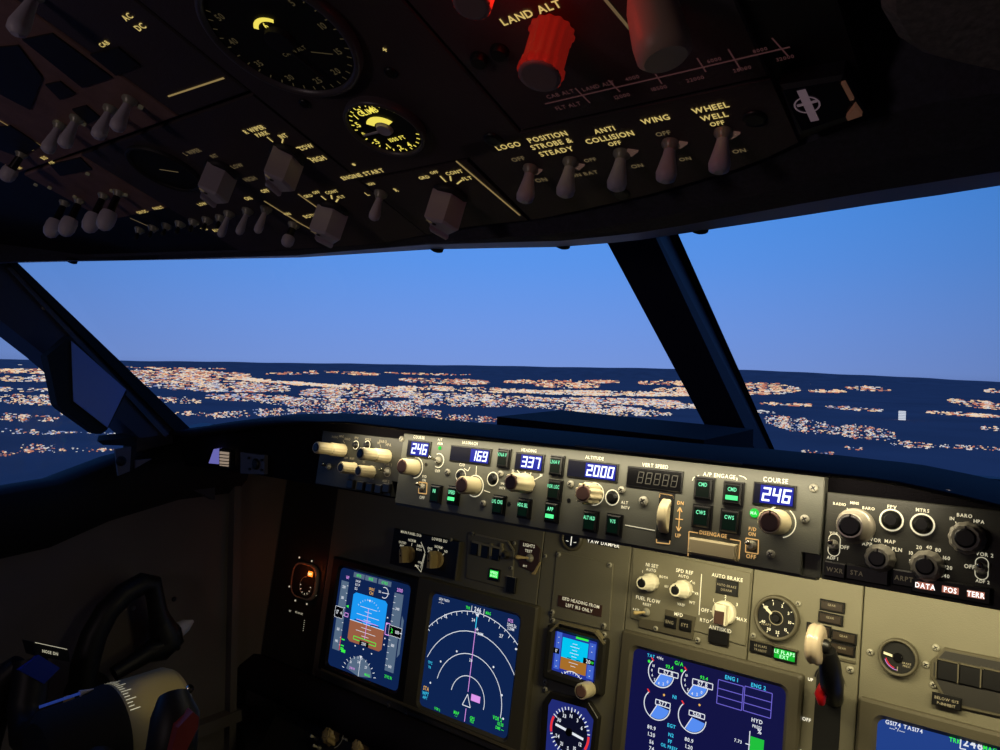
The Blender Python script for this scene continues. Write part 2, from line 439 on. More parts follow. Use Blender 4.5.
# city lights: little blocks of light on the ground, laid in the districts the photo shows
rs = np.random.RandomState(3)
cols = [em('street_light_warm', (250,214,170), .95), em('street_light_white', (226,224,222), .9), em('street_light_orange', (214,134,104), .85),
        em('street_light_blueish', (150,166,214), .8), em('street_light_dim', (128,108,120), .7)]
def hz(x): return 360.5+.0232*x
bands = [  # x0, x1, y0, y1 (centre line at both ends), half thickness, count, palette weights (warm white orange blue dim)
 (-20,190,363.5,364,1.2,420,(3,1,4,0,3)), (-20,150,371,372,2.6,800,(5,3,2,0,2)), (-20,200,379,380,3,900,(4,3,2,1,2)), (-20,60,389,391,2,160,(3,3,1,1,2)),
 (-20,75,398,400,4,520,(4,4,2,1,1)), (-20,60,402,404,2,200,(4,5,1,1,1)), (-20,58,417,419,3.4,330,(3,4,3,1,2)), (60,72,414,415,1.5,30,(3,3,2,1,1)),
 (-20,60,431,433,2.6,120,(1,5,1,3,1)), (50,135,432,434,1,70,(1,4,0,3,2)), (20,60,447,451,4,90,(1,3,4,1,1)), (-20,50,456,450,2.4,100,(2,2,4,0,2)),
 (60,115,450,450,2,90,(3,3,4,0,2)),
 (120,230,366,368,2.2,560,(3,1,5,0,2)), (130,250,373,377,4.5,1500,(4,3,4,1,2)), (140,290,384,389,5,1700,(3,4,3,2,3)), (150,200,399,402,3,260,(4,4,2,1,1)),
 (175,215,413,415,1.8,110,(3,4,3,1,1)), (205,300,416,411,3.5,520,(4,5,3,2,2)), (205,300,397,399,3.4,520,(3,4,3,2,2)),
 (225,350,378,388,1.6,700,(6,4,2,0,0)), (230,350,379,387,.9,500,(6,6,0,0,0)), (265,330,374,373,1.2,120,(2,1,4,0,2)), (310,380,371,375,1.5,260,(3,1,4,0,2)),
 (300,420,393,393,5,1500,(3,5,3,2,3)), (260,420,401,407,5,1500,(3,5,3,2,2)), (290,440,410,413,4,900,(2,5,4,2,2)), (340,410,385,391,2.4,420,(3,3,4,1,2)),
 (385,470,372,374,2,420,(3,1,4,0,1)), (400,490,380,383,2.5,600,(3,3,4,0,2)), (475,550,372.5,376,1.0,260,(4,2,4,0,0)), (395,540,387.5,392,2.2,900,(6,5,2,0,1)),
 (400,540,396,399,3.5,1100,(4,5,2,2,2)), (400,545,402,405,3.2,900,(3,5,3,2,2)), (420,500,418,420,3.4,330,(2,4,5,1,1)), (500,545,423,424,2,60,(2,4,3,1,1)),
 (505,620,382,382,1.8,360,(4,1,5,0,1)), (535,600,385,386,2.4,420,(4,2,5,0,1)), (520,690,392,395,2.2,1300,(7,6,2,0,1)), (540,680,400,403,3,1200,(4,5,4,2,2)),
 (525,640,406,410,3,700,(4,6,2,2,2)), (575,672,412,414,3,640,(4,7,1,2,1)), (640,700,383,384,2.2,200,(4,1,5,0,1)), (655,700,390,391,2.4,260,(5,3,3,0,1)), (640,704,405,407,2.5,240,(4,5,2,2,1)),
 (740,800,386,390,4,330,(4,2,5,0,2)), (745,800,394,391,1.8,180,(5,3,3,0,1)), (810,846,391,392,1.5,120,(5,2,3,0,1)), (848,892,388,390,2.2,90,(2,3,4,0,1)), (820,832,381,381,.8,16,(2,1,3,0,1)),
 (762,815,404,405.5,1.4,110,(5,3,4,0,1)), (825,885,407,411,1.6,90,(2,4,2,2,2)), (755,775,412,413,1.5,30,(2,4,1,2,1)), (765,840,420,431,6.5,460,(2,7,3,2,1)), (835,895,430,436,6.5,330,(2,6,4,2,1)),
 (890,935,443,447,3,110,(3,5,4,1,1)), (935,1010,446,450,2.2,90,(3,5,4,1,1)), (800,835,452,454,2.4,50,(2,4,4,1,1)), (845,862,448,449,2,20,(3,3,4,1,1)),
 (950,1010,401,408,3.6,260,(4,3,5,0,1)), (925,1000,412,417,1.6,200,(5,4,3,0,1)), (980,1010,428,430,2,60,(3,5,2,1,1)), (985,1010,391,392,1.8,40,(3,2,3,0,1)), (935,974,476,482,3,40,(1,3,6,0,1)),
 (860,1000,383,385,1,30,(1,1,3,0,3)), (400,700,366,374,1.0,20,(1,1,3,0,3)),
]
VV = []; FF = []; II = []
for x0,x1,y0,y1,th,n,wt in bands:
    wt = np.array(wt, float); wt /= wt.sum(); n = int(n*(.55 if x0 < 480 else .9))
    # ragged edges: modulate with a few random sub-clusters
    xs = np.where(rs.rand(n) < .45, rs.rand(n), np.clip(rs.choice(rs.rand(max(3,int((x1-x0)/18))), n)+rs.randn(n)*.03, 0, 1))
    lane = (rs.randint(-2,3,n)*.42 + rs.randn(n)*.16)
    ed = np.sqrt(np.clip(1-(2*xs-1)**2*.85, .05, 1))
    for i in range(n):
        x = x0+(x1-x0)*xs[i]; y = y0+(y1-y0)*xs[i]+lane[i]*th*ed[i]
        if y < hz(x)+1.6: continue
        d = ray(x, y); t = ZG/d.z
        if t < 0 or t > 90000: continue
        k = t/750.; near = (y-hz(x))
        w = k*(.35+.8*rs.rand()**1.5)*(1.6 if near < 34 else 1.0); hh = k*(.18+.30*rs.rand()); c = int(rs.choice(5, p=wt))
        if near > 25 and rs.rand() < .35: w *= .8
        rr = Vector((right.x, right.y, 0)).normalized(); ff = Vector((-rr.y, rr.x, 0))
        P = d*t; a = P-rr*w; b = P+rr*w; dp = ff*w*2; z = Vector((0,0,hh*2)); o = len(VV)
        VV += [a, b, b+dp, a+dp, a+z, b+z, b+dp+z, a+dp+z]
        FF += [(o,o+1,o+5,o+4),(o+1,o+2,o+6,o+5),(o+2,o+3,o+7,o+6),(o+3,o,o+4,o+7),(o+4,o+5,o+6,o+7)]; II += [c]*5
mb = MB(W); mb.ms = cols; mb.V = [tuple(v) for v in VV]; mb.F = FF; mb.I = II; mb.S = [False]*len(FF)
solo('city_lights', mb, 'warm and white city lights spread in bands over the dark plain below the horizon', 'city lights', kind='stuff', o=(0,0,ZG))
# the single pale lit tower right of the post
d = ray(902, 420); t = ZG/d.z; k = t/750.; P = d*t
mb = MB(W, em('lit_facade', (214,222,236), .9)); mb.box(P.x-k*3, P.x+k*3, P.y-k*2, P.y+k*2, ZG, ZG+k*9)
mb.mat(em('dark_storey', (120,130,160), .8))
for i in range(5): mb.box(P.x-k*3.1, P.x+k*3.1, P.y-k*2.1, P.y+k*2.1, ZG+k*(1.4+i*1.6), ZG+k*(1.75+i*1.6))
solo('lit_tower', mb, 'lone pale lit tower standing in the dark plain right of the centre window post', 'building')

# ================================================================== SHELL
CX = -.404; XL = -1.16; XR = CX*2 - XL
def tri(mb, *pts): mb.quad3(pts)
# floor, back, right wall, roof (close the cockpit so that only the windows let the dusk in)
mb = MB(W, m_floor); mb.box(XL-.02, XR+.02, -1.0, 1.25, -1.22, -1.2); solo('floor', mb, kind='structure')
mb = MB(W, m_wall); mb.box(XL-.02, XR+.02, -1.02, -1.0, -1.2, .62); solo('wall_back', mb, kind='structure')
mb = MB(W, m_wall); mb.box(XR, XR+.03, -1.0, 1.2, -1.2, .62); solo('wall_right', mb, kind='structure')
mb = MB(W, m_wall); mb.box(XL, XR, 1.20, 1.23, -1.2, -.13); solo('wall_front', mb, kind='structure')
mb = MB(W, m_wall)
mb.box(XL-.03, XL, -1.0, 1.2, -1.2, -.21); mb.box(XL-.03, XL, -1.0, -.12, -.21, .62)
mb.box(XL-.03, XL, .58, 1.2, -.21, -.125)
mb.box(XL, XL+.016, .745, .758, -1.2, -.165)          # upright seam strip of the side liner
mb.box(XL, XL+.022, .0, .775, -.62, -.60)
solo('wall_left', mb, kind='structure')
# sill under the left side window
def lipY(X):  # plan curve of the glareshield front lip
    return .607 if X > -.90 else .607 - .03*((-.90-X)/.26)**2
def crownY(X):
    return .72 if X > -.80 else .72 - .09*((-.80-X)/.36)**1.5
mb = MB(W, m_flat)
sl = [onX(-60,512,XL+.03), onX(0,490,XL+.03), onX(60,480,XL+.03), onX(120,457,XL+.03), onX(190,440,XL+.03)]
vs = []; fs = []
prof_z = []
for p in [Vector((XL+.03,-.12,sl[0].z-.02))]+sl+[Vector((XL+.03,.76,sl[-1].z))]:
    z = p.z
    vs += [(XL-.03, p.y, z-.004), (XL+.018, p.y, z), (XL+.034, p.y, z-.006), (XL+.044, p.y, z-.03), (XL+.03, p.y, z-.075), (XL, p.y, z-.10)]
n = len(vs)//6
for i in range(n-1):
    for j in range(5): a = i*6+j; fs.append((a, a+6, a+7, a+1))
mb.add(vs, fs, True); solo('trim_1', mb, kind='structure')
# ceiling slab and windscreen header
mb = MB(W, m_ceil)
mb.box(XL-.03, XR+.03, -1.02, .30, .62, .66)
HX = [(-1.19,.30),(-1.06,.34),(-.404,.80),(.252,.34),(.382,.30)]
vs = []; fs = []
for x, y in HX: vs += [(x, y, .195), (x, y+.06, .20), (x, .28, .64)]
for i in range(4):
    a = i*3; fs += [(a,a+3,a+4,a+1), (a,a+2,a+5,a+3), (a+1,a+4,a+5,a+2)]
mb.add(vs, fs)
mb.box(XL-.03, XL, -.12, .36, .19, .64)
solo('ceiling', mb, kind='structure')
# window panes (almost clear glass)
mg = bpy.data.materials.new('window_glass'); mg.use_nodes = True; n_ = mg.node_tree; n_.nodes.clear()
o_ = n_.nodes.new('ShaderNodeOutputMaterial'); mx_ = n_.nodes.new('ShaderNodeMixShader'); t_ = n_.nodes.new('ShaderNodeBsdfTransparent'); g_ = n_.nodes.new('ShaderNodeBsdfGlossy')
g_.inputs['Roughness'].default_value = .02; mx_.inputs[0].default_value = .012; g_.inputs['Color'].default_value = (1,1,1,1)
n_.links.new(t_.outputs[0], mx_.inputs[1]); n_.links.new(g_.outputs[0], mx_.inputs[2]); n_.links.new(mx_.outputs[0], o_.inputs[0])
def pane(name, pts):
    mb = MB(W, mg); p = [Vector(q) for q in pts]; n = (p[1]-p[0]).cross(p[2]-p[0]).normalized()*.006
    vs = p+[q+n for q in p]; mb.add(vs, [(3,2,1,0),(4,5,6,7),(0,1,5,4),(1,2,6,5),(2,3,7,6),(3,0,4,7)])
    solo(name, mb, kind='structure')
pane('window_1', [(-.424,.80,.195),(-.424,1.13,-.11),(-1.115,.625,-.11),(-1.05,.35,.195)])
pane('window_2', [(-.384,.80,.195),(.24,.35,.195),(.305,.625,-.13),(-.384,1.13,-.11)])
pane('window_3', [(-1.175,.62,-.16),(-1.185,-.1,-.20),(-1.17,-.1,.19),(-1.16,.36,.19)])
# centre post: from the glareshield to the header, leaning aft
def PP(px, py, Yf): return onY(px, py, Yf)
top = .80; bot = 1.10
def postpt(px, py):   # on the sloping windscreen plane through the centre line
    d = ray(px, py); # plane through (., .79,.153) and (., 1.097,-.094)
    n = Vector((0, .247, .307)); P = Vector((0,.79,.153)); t = P.dot(n)/d.dot(n); return d*t
mb = MB(W, m_post)
A0 = postpt(602,233); A1 = postpt(716,446); B0 = postpt(653,232); B1 = postpt(752,443); C0 = postpt(667,230)*1.05; C1 = postpt(768,446)*1.05; D0 = postpt(676,229)*1.055; D1 = postpt(773,446)*1.055
ext = lambda a, b, k: a + (a-b)*k
E = [(ext(a,b,.25), ext(b,a,.25)) for a, b in ((A0,A1),(B0,B1),(C0,C1),(D0,D1))]
(A0,A1),(B0,B1),(C0,C1),(D0,D1) = E
vs = [A0,B0,C0,D0,D0*1.04,A0*1.08, A1,B1,C1,D1,D1*1.04,A1*1.08]
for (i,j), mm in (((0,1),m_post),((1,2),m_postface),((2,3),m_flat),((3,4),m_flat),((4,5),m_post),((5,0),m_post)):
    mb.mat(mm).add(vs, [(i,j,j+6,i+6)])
mb.mat(m_post).add(vs, [(5,4,3,2,1,0),(6,7,8,9,10,11)])
solo('trim_2', mb, kind='structure')
# left post between windscreen and side window
def xprism(mb, pts, X, dx):
    p = [onX(x, y, X) for x, y in pts]; n = len(p); vs = p+[q+Vector((dx,0,0)) for q in p]
    fs = [tuple(range(n)), tuple(range(n,2*n))[::-1]]+[(i,(i+n),(i+1)%n+n,(i+1)%n) for i in range(n)]
    return mb.add(vs, fs)
mb = MB(W, m_post)
xprism(mb, [(-70,182),(15,262),(190,432),(140,438),(47,357),(0,320),(-70,266)], -1.085, -.07)
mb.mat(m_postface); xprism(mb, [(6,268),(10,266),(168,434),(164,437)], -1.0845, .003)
mb.mat(m_flat); xprism(mb, [(8,262),(17,262),(192,430),(176,432)], -1.079, -.010)
mb.mat(m_screw)
q = onX(44,308,-1.085); mb.lathe(q, (1,0,0), [(.003,0),(.002,.002)], 12)
solo('trim_3', mb, kind='structure')
# header lip / overhead housing
def hdrY(X): return .50 if X > -.75 else .50 - .55*(-.75-X)
def hS(px, py, dy=0):
    return onS(px, py, lambda X: hdrY(X)+dy)
C3 = [(-60,267),(20,262.5),(160,260),(300,257.5),(430,249.5),(500,248),(560,247),(610,243),(640,240),(680,234),(740,225),(800,216),(870,205),(940,195),(1010,184),(1120,166),(1300,140),(1600,100)]
lip = [1,1,1,2.5,5,5.5,6,7,7.5,8,10,12,13,14,14,14,14,14]
C1 = [(-60,264),(20,260),(160,255),(300,250),(430,236),(500,225),(560,217),(610,207),(640,200),(680,189),(740,172),(800,146),(870,119),(940,101),(1010,92),(1120,84),(1300,66),(1600,30)]
m_hdr = mat('header_lit_lip', (150,150,172), .35, bump=.3, bscale=500)  # paler than the liner: skylight on the lip put into its colour
mb = MB(W, m_ceil); vs = []; fs = []
for (x, y), l, (x1_, y1_) in zip(C3, lip, C1):
    p3 = hS(x, y); p2 = hS(x, y-l, -.035); d = Vector((0,.14,.12))
    a_ = OH.hit(x1_, y1_, -.003); p1 = OH.O+OH.u*a_[0]+OH.v*a_[1]-OH.n*.003
    p15 = p2.lerp(p1, .45)+Vector((0,-.004,-.003))
    vs += [p3+d, p3+Vector((0,.004,.003)), p3, p2, p15, p1, p1+Vector((0,-.05,.10))]
for i in range(len(C3)-1):
    for j in range(6): a = i*7+j; mb.mat(m_hdr if j == 2 else m_ceil); mb.add([vs[a],vs[a+7],vs[a+8],vs[a+1]], [(0,1,2,3)], True)
for px in (72, 437, 563, 700):
    yy = {72:260.5, 437:248, 563:244, 700:228}[px]; p = hS(px, yy); mb.mat(m_flat).lathe(p, (0,-.3,-1), [(.006,-.002),(.006,.002),(.004,.003)], 16)
solo('trim_4', mb, kind='structure')

# ================================================================== GLARESHIELD
sil = [(187,429),(262,418),(300,414),(345,413),(400,417),(497,425.5),(600,436),(700,446),(760,448),(800,452),(850,456),(900,464),(950,474),(1000,488),(1040,500)]
lb = [(187,437),(262,427),(300,424),(345,424),(403,431),(540,446.5),(740,468.5),(824,478),(860,481),(900,487),(950,498),(1000,510),(1040,521)]
cr_pts = sorted([(lambda p:(p.x,p.z))(onS(x,y,crownY)) for x,y in sil]); lb_pts = sorted([(lambda p:(p.x,p.z))(onS(x,y,lipY)) for x,y in lb])
def itp(P, x):
    if x <= P[0][0]: return P[0][1]
    if x >= P[-1][0]: return P[-1][1]
    for (a,b),(c,d) in zip(P,P[1:]):
        if a <= x <= c: return b+(d-b)*(x-a)/(c-a)
ZB = -.162
GT = Thing('glareshield', 'dark navy vinyl glareshield hood running across the cockpit under the windscreen', 'glareshield', W, (CX,.7,ZB))
mb = MB(W, m_glare); vs = []; fs = []; N = 90
for i in range(N+1):
    X = XL+.0+(XR-XL)*i/N; ly = lipY(X); cy = crownY(X); zl = itp(lb_pts,X); zc = itp(cr_pts,X); zc = max(zc, zl+.006)
    dz = zc-zl
    vs += [(X, ly+.27, ZB), (X, ly+.052, ZB), (X, ly+.047, zl+.004), (X, ly+.004, zl), (X, ly, zl+.003), (X, ly+.006, zl+dz*.55), (X, ly+.03, zl+dz*.82), (X, cy, zc), (X, cy+.09, zc-.020), (X, 1.19, zc-.16)]
for i in range(N):
    for j in range(9): a = i*10+j; fs.append((a, a+10, a+11, a+1))
mb.add(vs, fs, True); GT.part('hood', mb)
mb = MB(W, m_glare)   # raised slab on top of the hood
p = [onY(497,416.5,.75), onY(704,440,.75)]
vs = [(p[0].x,.75,p[0].z),(p[1].x,.75,p[1].z),(p[1].x,.90,p[1].z+.004),(p[0].x,.90,p[0].z+.004)]
vs = [Vector(v) for v in vs]; vs = vs+[v-Vector((0,0,.035)) for v in vs]
mb.add(vs, [(0,1,2,3),(7,6,5,4),(0,4,5,1),(1,5,6,2),(2,6,7,3),(3,7,4,0)]); GT.part('raised_cover', mb)
mb = MB(W, m_postface); a = onS(575,445.5,lambda X: lipY(X)-.001); b = onS(742,464,lambda X: lipY(X)-.001)
mb.tube([a, b], .0009, 8); GT.part('lip_highlight', mb)  # pale tube drawn in place of the highlight along the lip
# small parts of the left fascia
def fas(px, py, off=.049): return onS(px, py, lambda X: lipY(X)+off)
def fasbox(mb, pts, th=.006, off=.047):
    p = [fas(x,y,off) for x,y in pts]; n = len(p); vs = p+[q-Vector((0,th,0)) for q in p]
    fs = [tuple(range(n)), tuple(range(n,2*n))[::-1]]+[(i,(i+n),(i+1)%n+n,(i+1)%n) for i in range(n)]
    return mb.add(vs, fs)
mb = MB(W, em('sky_lit_label', (112,110,190), .8)); fasbox(mb, [(211,463),(216,449),(222,448),(222,464)], .004)  # emission stands in for skylight on the pale placard
solo('placard', mb, 'small pale sky-lit tapered placard on the left end of the glareshield', 'placard')
t = Thing('indicator_lamp', 'small lamp with glowing cream lens in dark frame on left glareshield end', 'lamp', W, fas(229,458))
mb = MB(W, m_flat); fasbox(mb, [(224,467),(224,448),(235.5,450),(235,468)], .008); t.part('housing', mb)
mb = MB(W, mat('lens_cream', (170,150,130), .3, emit=(170,150,130), es=.7)); fasbox(mb, [(225.5,465),(225.5,451),(234,452),(233.5,466)], .010); t.part('lens', mb)
mb = MB(W, m_flat)
for i in range(4): fasbox(mb, [(225.5,454.2+i*3.2),(225.5,453.4+i*3.2),(234,454.2+i*3.2),(234,455+i*3.2)], .011)
t.part('grille', mb)
t = Thing('map_light', 'square dark reading light with round lens on left glareshield end', 'lamp', W, fas(255,463))
mb = MB(W, m_gray); fasbox(mb, [(244,473),(244,452),(268,455),(268,474)], .006); t.part('housing', mb)
mb = MB(W, m_black)
for x, y in ((249,458),(262,460),(250,469),(262,470)):
    p = fas(x,y,.040); mb.lathe(p, (0,-1,0), [(.002,0),(.002,.002)], 10)
p = fas(256,464,.040); mb.lathe(p, (0,-1,0), [(.008,0),(.008,.002),(.006,.003)], 20); t.part('lens', mb)

# ================================================================== MODE CONTROL PANEL
H0 = 0.0
T = Thing('mode_control_panel', 'long grey autopilot panel with blue digit windows and green-lit buttons under the glareshield', 'control panel', MCP, (0,0,-.012))
L_ = MCP.hit(399.5,465)[0]; R_ = MCP.hit(821.5,528)[0]; TT = MCP.hit(600,452.3)[1]; BB = MCP.hit(600,539.5)[1]
mb = MB(MCP, m_mcp)
cut = MCP.hit(796,565); 
mb.prism([(L_,BB),(cut[0]+.004,BB),(cut[0]+.004,BB+.018),(R_,BB+.018),(R_,TT),(L_,TT)], -.012, 0, .0008)
mb.box(cut[0]+.004, R_, BB, BB+.018, -.012, -.006)
mb.mat(m_efis); mb.box(L_+.002, R_-.002, BB-.002, BB, -.012, -.001)
T.part('faceplate', mb)
for x, y in ((402,439),(448,472),(483.5,503.5),(501,474),(571,484),(622,490),(814,488),(805,519),(771,554)): screw(T, x, y, .0035)
screw(T, 644, 501, .0045)
for x, y in ((426,464.5),(569,500.5),(509,504)):
    a, b = MCP.hit(x,y); mb = MB(MCP, m_black).lathe((a,b,0),(0,0,1),[(.0022,0),(.0022,.0004)],12); T.part('panel_hole', mb)
def window(T, x0,y0,x1,y1, st, lit=True, frac=1.0):
    fr = T.fr; a = fr.hit(x0,y0,.002); b = fr.hit(x1,y1,.002); w = b[0]-a[0]; hh = a[1]-b[1]
    mb = MB(fr, m_black); mb.box(a[0]-.0012,b[0]+.0012,b[1]-.0012,a[1]+.0012, 0, .002, .0006)
    k = T.part('digit_window', mb)
    g = MB(fr, m_windark if lit else m_glassblk); g.rect(a[0],b[0],b[1],a[1], .0022)
    n = len(st); dw = hh*.50; bc = (a[1]+b[1])/2
    if lit:
        g.mat(m_winlit); g.rect(b[0]-dw*n-.003, b[0]-.0008, b[1]+.0008, a[1]-.0008, .0024)
    g.mat(m_digit if lit else m_seg_off)
    g.seg7(st, b[0]-.0018, bc, dw, hh*.60, .0027, hh*(.10 if lit else .05))
    T.part('digits', g, k)
window(T, 408.5,440.5,428,457.5,'246'); window(T, 451.5,446,488.5,464.5,'169'); window(T, 516.5,453,541.5,471.5,'337')
window(T, 569,460,615.5,481.5,'2000'); window(T, 628.5,467,680,491.5,'88888',False); window(T, 755,483,793.5,507.5,'246')
# knobs
knob(T, 415,467.5, one_tier(.0092,.022), m_cream, m_cap, .0076)
knob(T, 475,486, one_tier(.0096,.023), m_cream, m_cap, .0080)
knob(T, 527,483.5, [(.0100,0),(.0100,.010),(.0092,.0105),(.0092,.027),(.0082,.0285)], m_cream, m_cap, .0075, .05, 8)
knob(T, 594,494, [(.0098,0),(.0098,.019),(.0085,.021)], m_cream, m_cap, .0075, .09, 10, seg=60)
knob(T, 779,522, one_tier(.0102,.025), m_cream, m_cap, .0082)
# ring push buttons
def ringbutton(T, x, y, r):
    fr = T.fr; k = fr.sv(x,y); a, b = fr.hit(x,y)
    mb = MB(fr, m_label); mb.arc((a,b), r*k, r*k*.16, 0, 360, .0005, 36)
    mb.mat(m_black); mb.lathe((a,b,0),(0,0,1),[(r*k*.84,0),(r*k*.84,.001),(r*k*.62,.0012),(r*k*.60,.004),(r*k*.5,.0048)],28)
    return T.part('push_button', mb)
for x, y, r in ((461,475.5,6.3),(493,479,6.8),(612.5,497.5,7.6)): ringbutton(T, x, y, r)
# thumb wheel
a, b = MCP.hit(665.5,516); mb = MB(MCP, m_flat); mb.box(a-.0075,a+.0075,b-.021,b+.021,0,.0006); k = T.part('wheel_slot', mb)
mb = MB(MCP, m_cream); mb.lathe((a-.0046,b,-.008),(1,0,0),[(.0165,0),(.0175,.0015),(.0175,.0077),(.0165,.0092)],72,.012,36); T.part('thumb_wheel', mb)
# toggles
toggle(T, 438.5,460.5,(-.004,.003,.010),.0022); toggle(T, 422.5,487,(-.002,.004,.007),.0020); toggle(T, 752,545.5,(-.002,.003,.006),.0022)
# push buttons
for x, y, s_, bar in ((434,494,'N1',0),(451.5,495.5,'SPEED',1),(502,458,'VNAV',0),(555,465.5,'LNAV',0),(553,490,'VOR LOC',0),(550,512.5,'APP',1),
    (497,505,'LVL CHG',0),(522.5,508.5,'HDG SEL',0),(589,521.5,'ALT HLD',0),(612.5,525,'V/S',0)):
    push(T, x, y, .0165, .0210, s_, bar)
for x, y, s_, bar in ((702.6,488.5,'CMD',0),(732,493.5,'CMD',1),(700.5,516.5,'CWS',0),(729,521.5,'CWS',0)): push(T, x, y, .0180, .0210, s_, bar, 3.8)
# green lamps
for x, y, r in ((440,448,.0022),(754.5,513,.0038)):
    a, b = MCP.hit(x,y); mb = MB(MCP, m_grnlamp); mb.lathe((a,b,0),(0,0,1),[(r,0),(r,.001),(r*.6,.002)],20)
    mb.mat(m_grnhot); mb.text('MA' if r > .003 else '', (a,b), r*.7, .0023); T.part('annunciator_lamp', mb)
# disengage bar
a = MCP.hit(689.5,537,.006); b = MCP.hit(736,561.5,.006)
mb = MB(MCP, mat('disengage_bar_paint', (205,190,150), .5)); mb.box(a[0],b[0],b[1],a[1],0,.008,.0015); T.part('disengage_bar', mb)
# lettering and lines, all engraved on the face
mb = MB(MCP, m_label); h = .0006
for s_, x, y, c in (('COURSE',419,437.3,2.9),('A/T',440,439.5,2.4),('ARM',440,443.5,2.4),('OFF',437.5,471,2.8),('IAS/MACH',470,443,3.0),('C/O',462,464.8,2.8),('HEADING',529,450.3,3.0),
    ('ALTITUDE',594.5,457.8,3.2),('VERT SPEED',655,465.8,3.6),('A/P ENGAGE',719,475.5,4.0),('COURSE',775.5,480.2,4.6),('F/D',424.5,476.5,2.6),('ON',424,480.3,2.4),('OFF',422,497.5,3.0),
    ('SPD',502.5,483.5,2.0),('INTV',502.5,488,2.4),('ALT',624.5,502.5,3.0),('INTV',625.5,507.5,3.0),('A',700.5,481,2.6),('B',737,479,2.6),('10',513,470.8,2.4),('30',541,475,2.6)):
    mb.ptext(s_, x, y, c, h)
mb.mat(m_label)
for pts in (((464,468.5),(468,471),(470,467)), ((476.5,466),(476,475)), ((484,490.5),(490,492.5)), ((517,470),(522,476)), ((525,471.5),(526,476)),((531,472.5),(530,477)),((542,475.5),(532,481)),
            ((692.5,480.5),(693.5,477.5),(699,475.5)), ((739,475.5),(744,477),(746.5,479.5)), ((625,525),(655,530.5))):
    mb.pl(pts, .8, h)
for c in ((415,467.5),(475,486)): mb.parc(*c, 10.5, 1.0, -90, 100, h)
mb.parc(475,486,10.8,1.0,0,360,h); mb.parc(594,494,11.2,1.0,0,360,h); mb.parc(780,522,15.5,1.2,-75,55,h); mb.parc(780,522,15.5,1.2,110,150,h)
mb.pl([(773,504),(773.5,509)],1,h)
am = mat('label_amber', (200,160,100), .5, emit=(224,178,110), es=.75); mb.mat(am)
for s_, x, y, c in (('DN',680.5,503,3.6),('UP',678,535.5,3.8),('DISENGAGE',713,534.2,3.8),('F/D',752.5,529,3.6),('ON',752,534,3.6),('OFF',751,556.5,4.2)): mb.ptext(s_, x, y, c, h)
mb.pl([(659.5,497.5),(660,493.5),(673,495.5),(673.5,499)],1,h); mb.pl([(656.5,539),(656.5,542.5),(669.5,544),(670,540.5)],1,h)
mb.pl([(680,507.5),(678.5,530)],1,h); mb.pl([(675.5,518.8),(683,519.6)],1,h); mb.pl([(677.5,511.5),(680,507.5),(682,512)],1.2,h); mb.pl([(676.5,526.5),(678.5,531),(681,527)],1.2,h)
mb.pl([(688,556),(689,531.5),(698,533)],1,h); mb.pl([(730,539),(740.5,541),(739,559)],1,h)
mb.pl([(746,538),(745.5,552),(758,554),(758.5,540),(746,538)],1,h); mb.pl([(419,482),(418.5,493),(426.5,494),(427,483),(419,482)],.9,h)
mb.mat(m_label); mb.parc(438.5,460.5,7,1,-120,120,h)
T.part('lettering', mb)

# ================================================================== EFIS CONTROL PANELS
T = Thing('efis_control_panel', 'dark control panel at far right with ringed black buttons and lit DATA key', 'control panel', MCP, (.2,0,-.014), 'EFIS control panels')
L_ = MCP.hit(824,530)[0]; TT = MCP.hit(830,492)[1]; BB = MCP.hit(824,579.5)[1]; RR = L_+.205
mb = MB(MCP, m_efis); mb.box(L_, RR, BB, TT, -.014, -.002, .0008); T.part('faceplate', mb)
hh_ = -.002
knob(T, 857,526, [(.0135,0),(.0135,.009),(.0125,.010),(.0115,.0102),(.0115,.017),(.0100,.018),(.0100,.024),(.009,.025)], mat('silver_knob', (176,168,150), .3, metal=.3), m_black, .0078, h=hh_)
knob(T, 968,538, [(.0115,0),(.0115,.009),(.0105,.010),(.0095,.0102),(.0095,.017),(.0085,.018)], m_greyknob, m_black, .0068, .03, 12, h=hh_, seg=48)
knob(T, 881,558, [(.0105,0),(.0105,.006),(.0085,.007),(.0085,.014),(.0075,.015)], m_greyknob, m_black, .006, .03, 12, h=hh_, seg=48)
knob(T, 928,565.5, [(.0112,0),(.0112,.006),(.0090,.007),(.0090,.014),(.008,.015)], m_greyknob, m_black, .0062, .03, 12, h=hh_, seg=48)
for x, y in ((891.5,520),(922.5,524.5)): ringbutton(T, x, y, 10.5)
for x, y in ((833.7,545),(981.5,568.5)): toggle(T, x, y, (0,.003,.010), .0022, h=hh_)
for x, y, s_ in ((835,570,'WXR'),(857,573,'STA'),(877,576.5,''),(904,578.5,'ARPT')):
    a, b = MCP.hit(x,y,.002); mb = MB(MCP, m_black); mb.box(a-.008,a+.008,b-.006,b+.006,hh_,.003,.001); mb.mat(m_labeldim); mb.text(s_,(a,b),.0034,.0033); T.part('push_button', mb)
for x, y, s_ in ((925.5,586,'DATA'),(950.5,590,'POS'),(976,594.5,'TERR')):
    a, b = MCP.hit(x,y,.002); mb = MB(MCP, m_black); mb.box(a-.009,a+.009,b-.006,b+.006,hh_,.003,.001)
    k = T.part('push_button', mb); g = MB(MCP, em('lit_key_warm', (190,120,100), .8)); g.rect(a-.0052,a+.0052,b-.0024,b+.0024,.0033); g.mat(em('lit_key_white', (255,245,240), 1.6)); g.text(s_,(a,b),.0036,.0037,'c',.8); T.part('legend', g, k)
mb = MB(MCP, m_label); h = -.0014
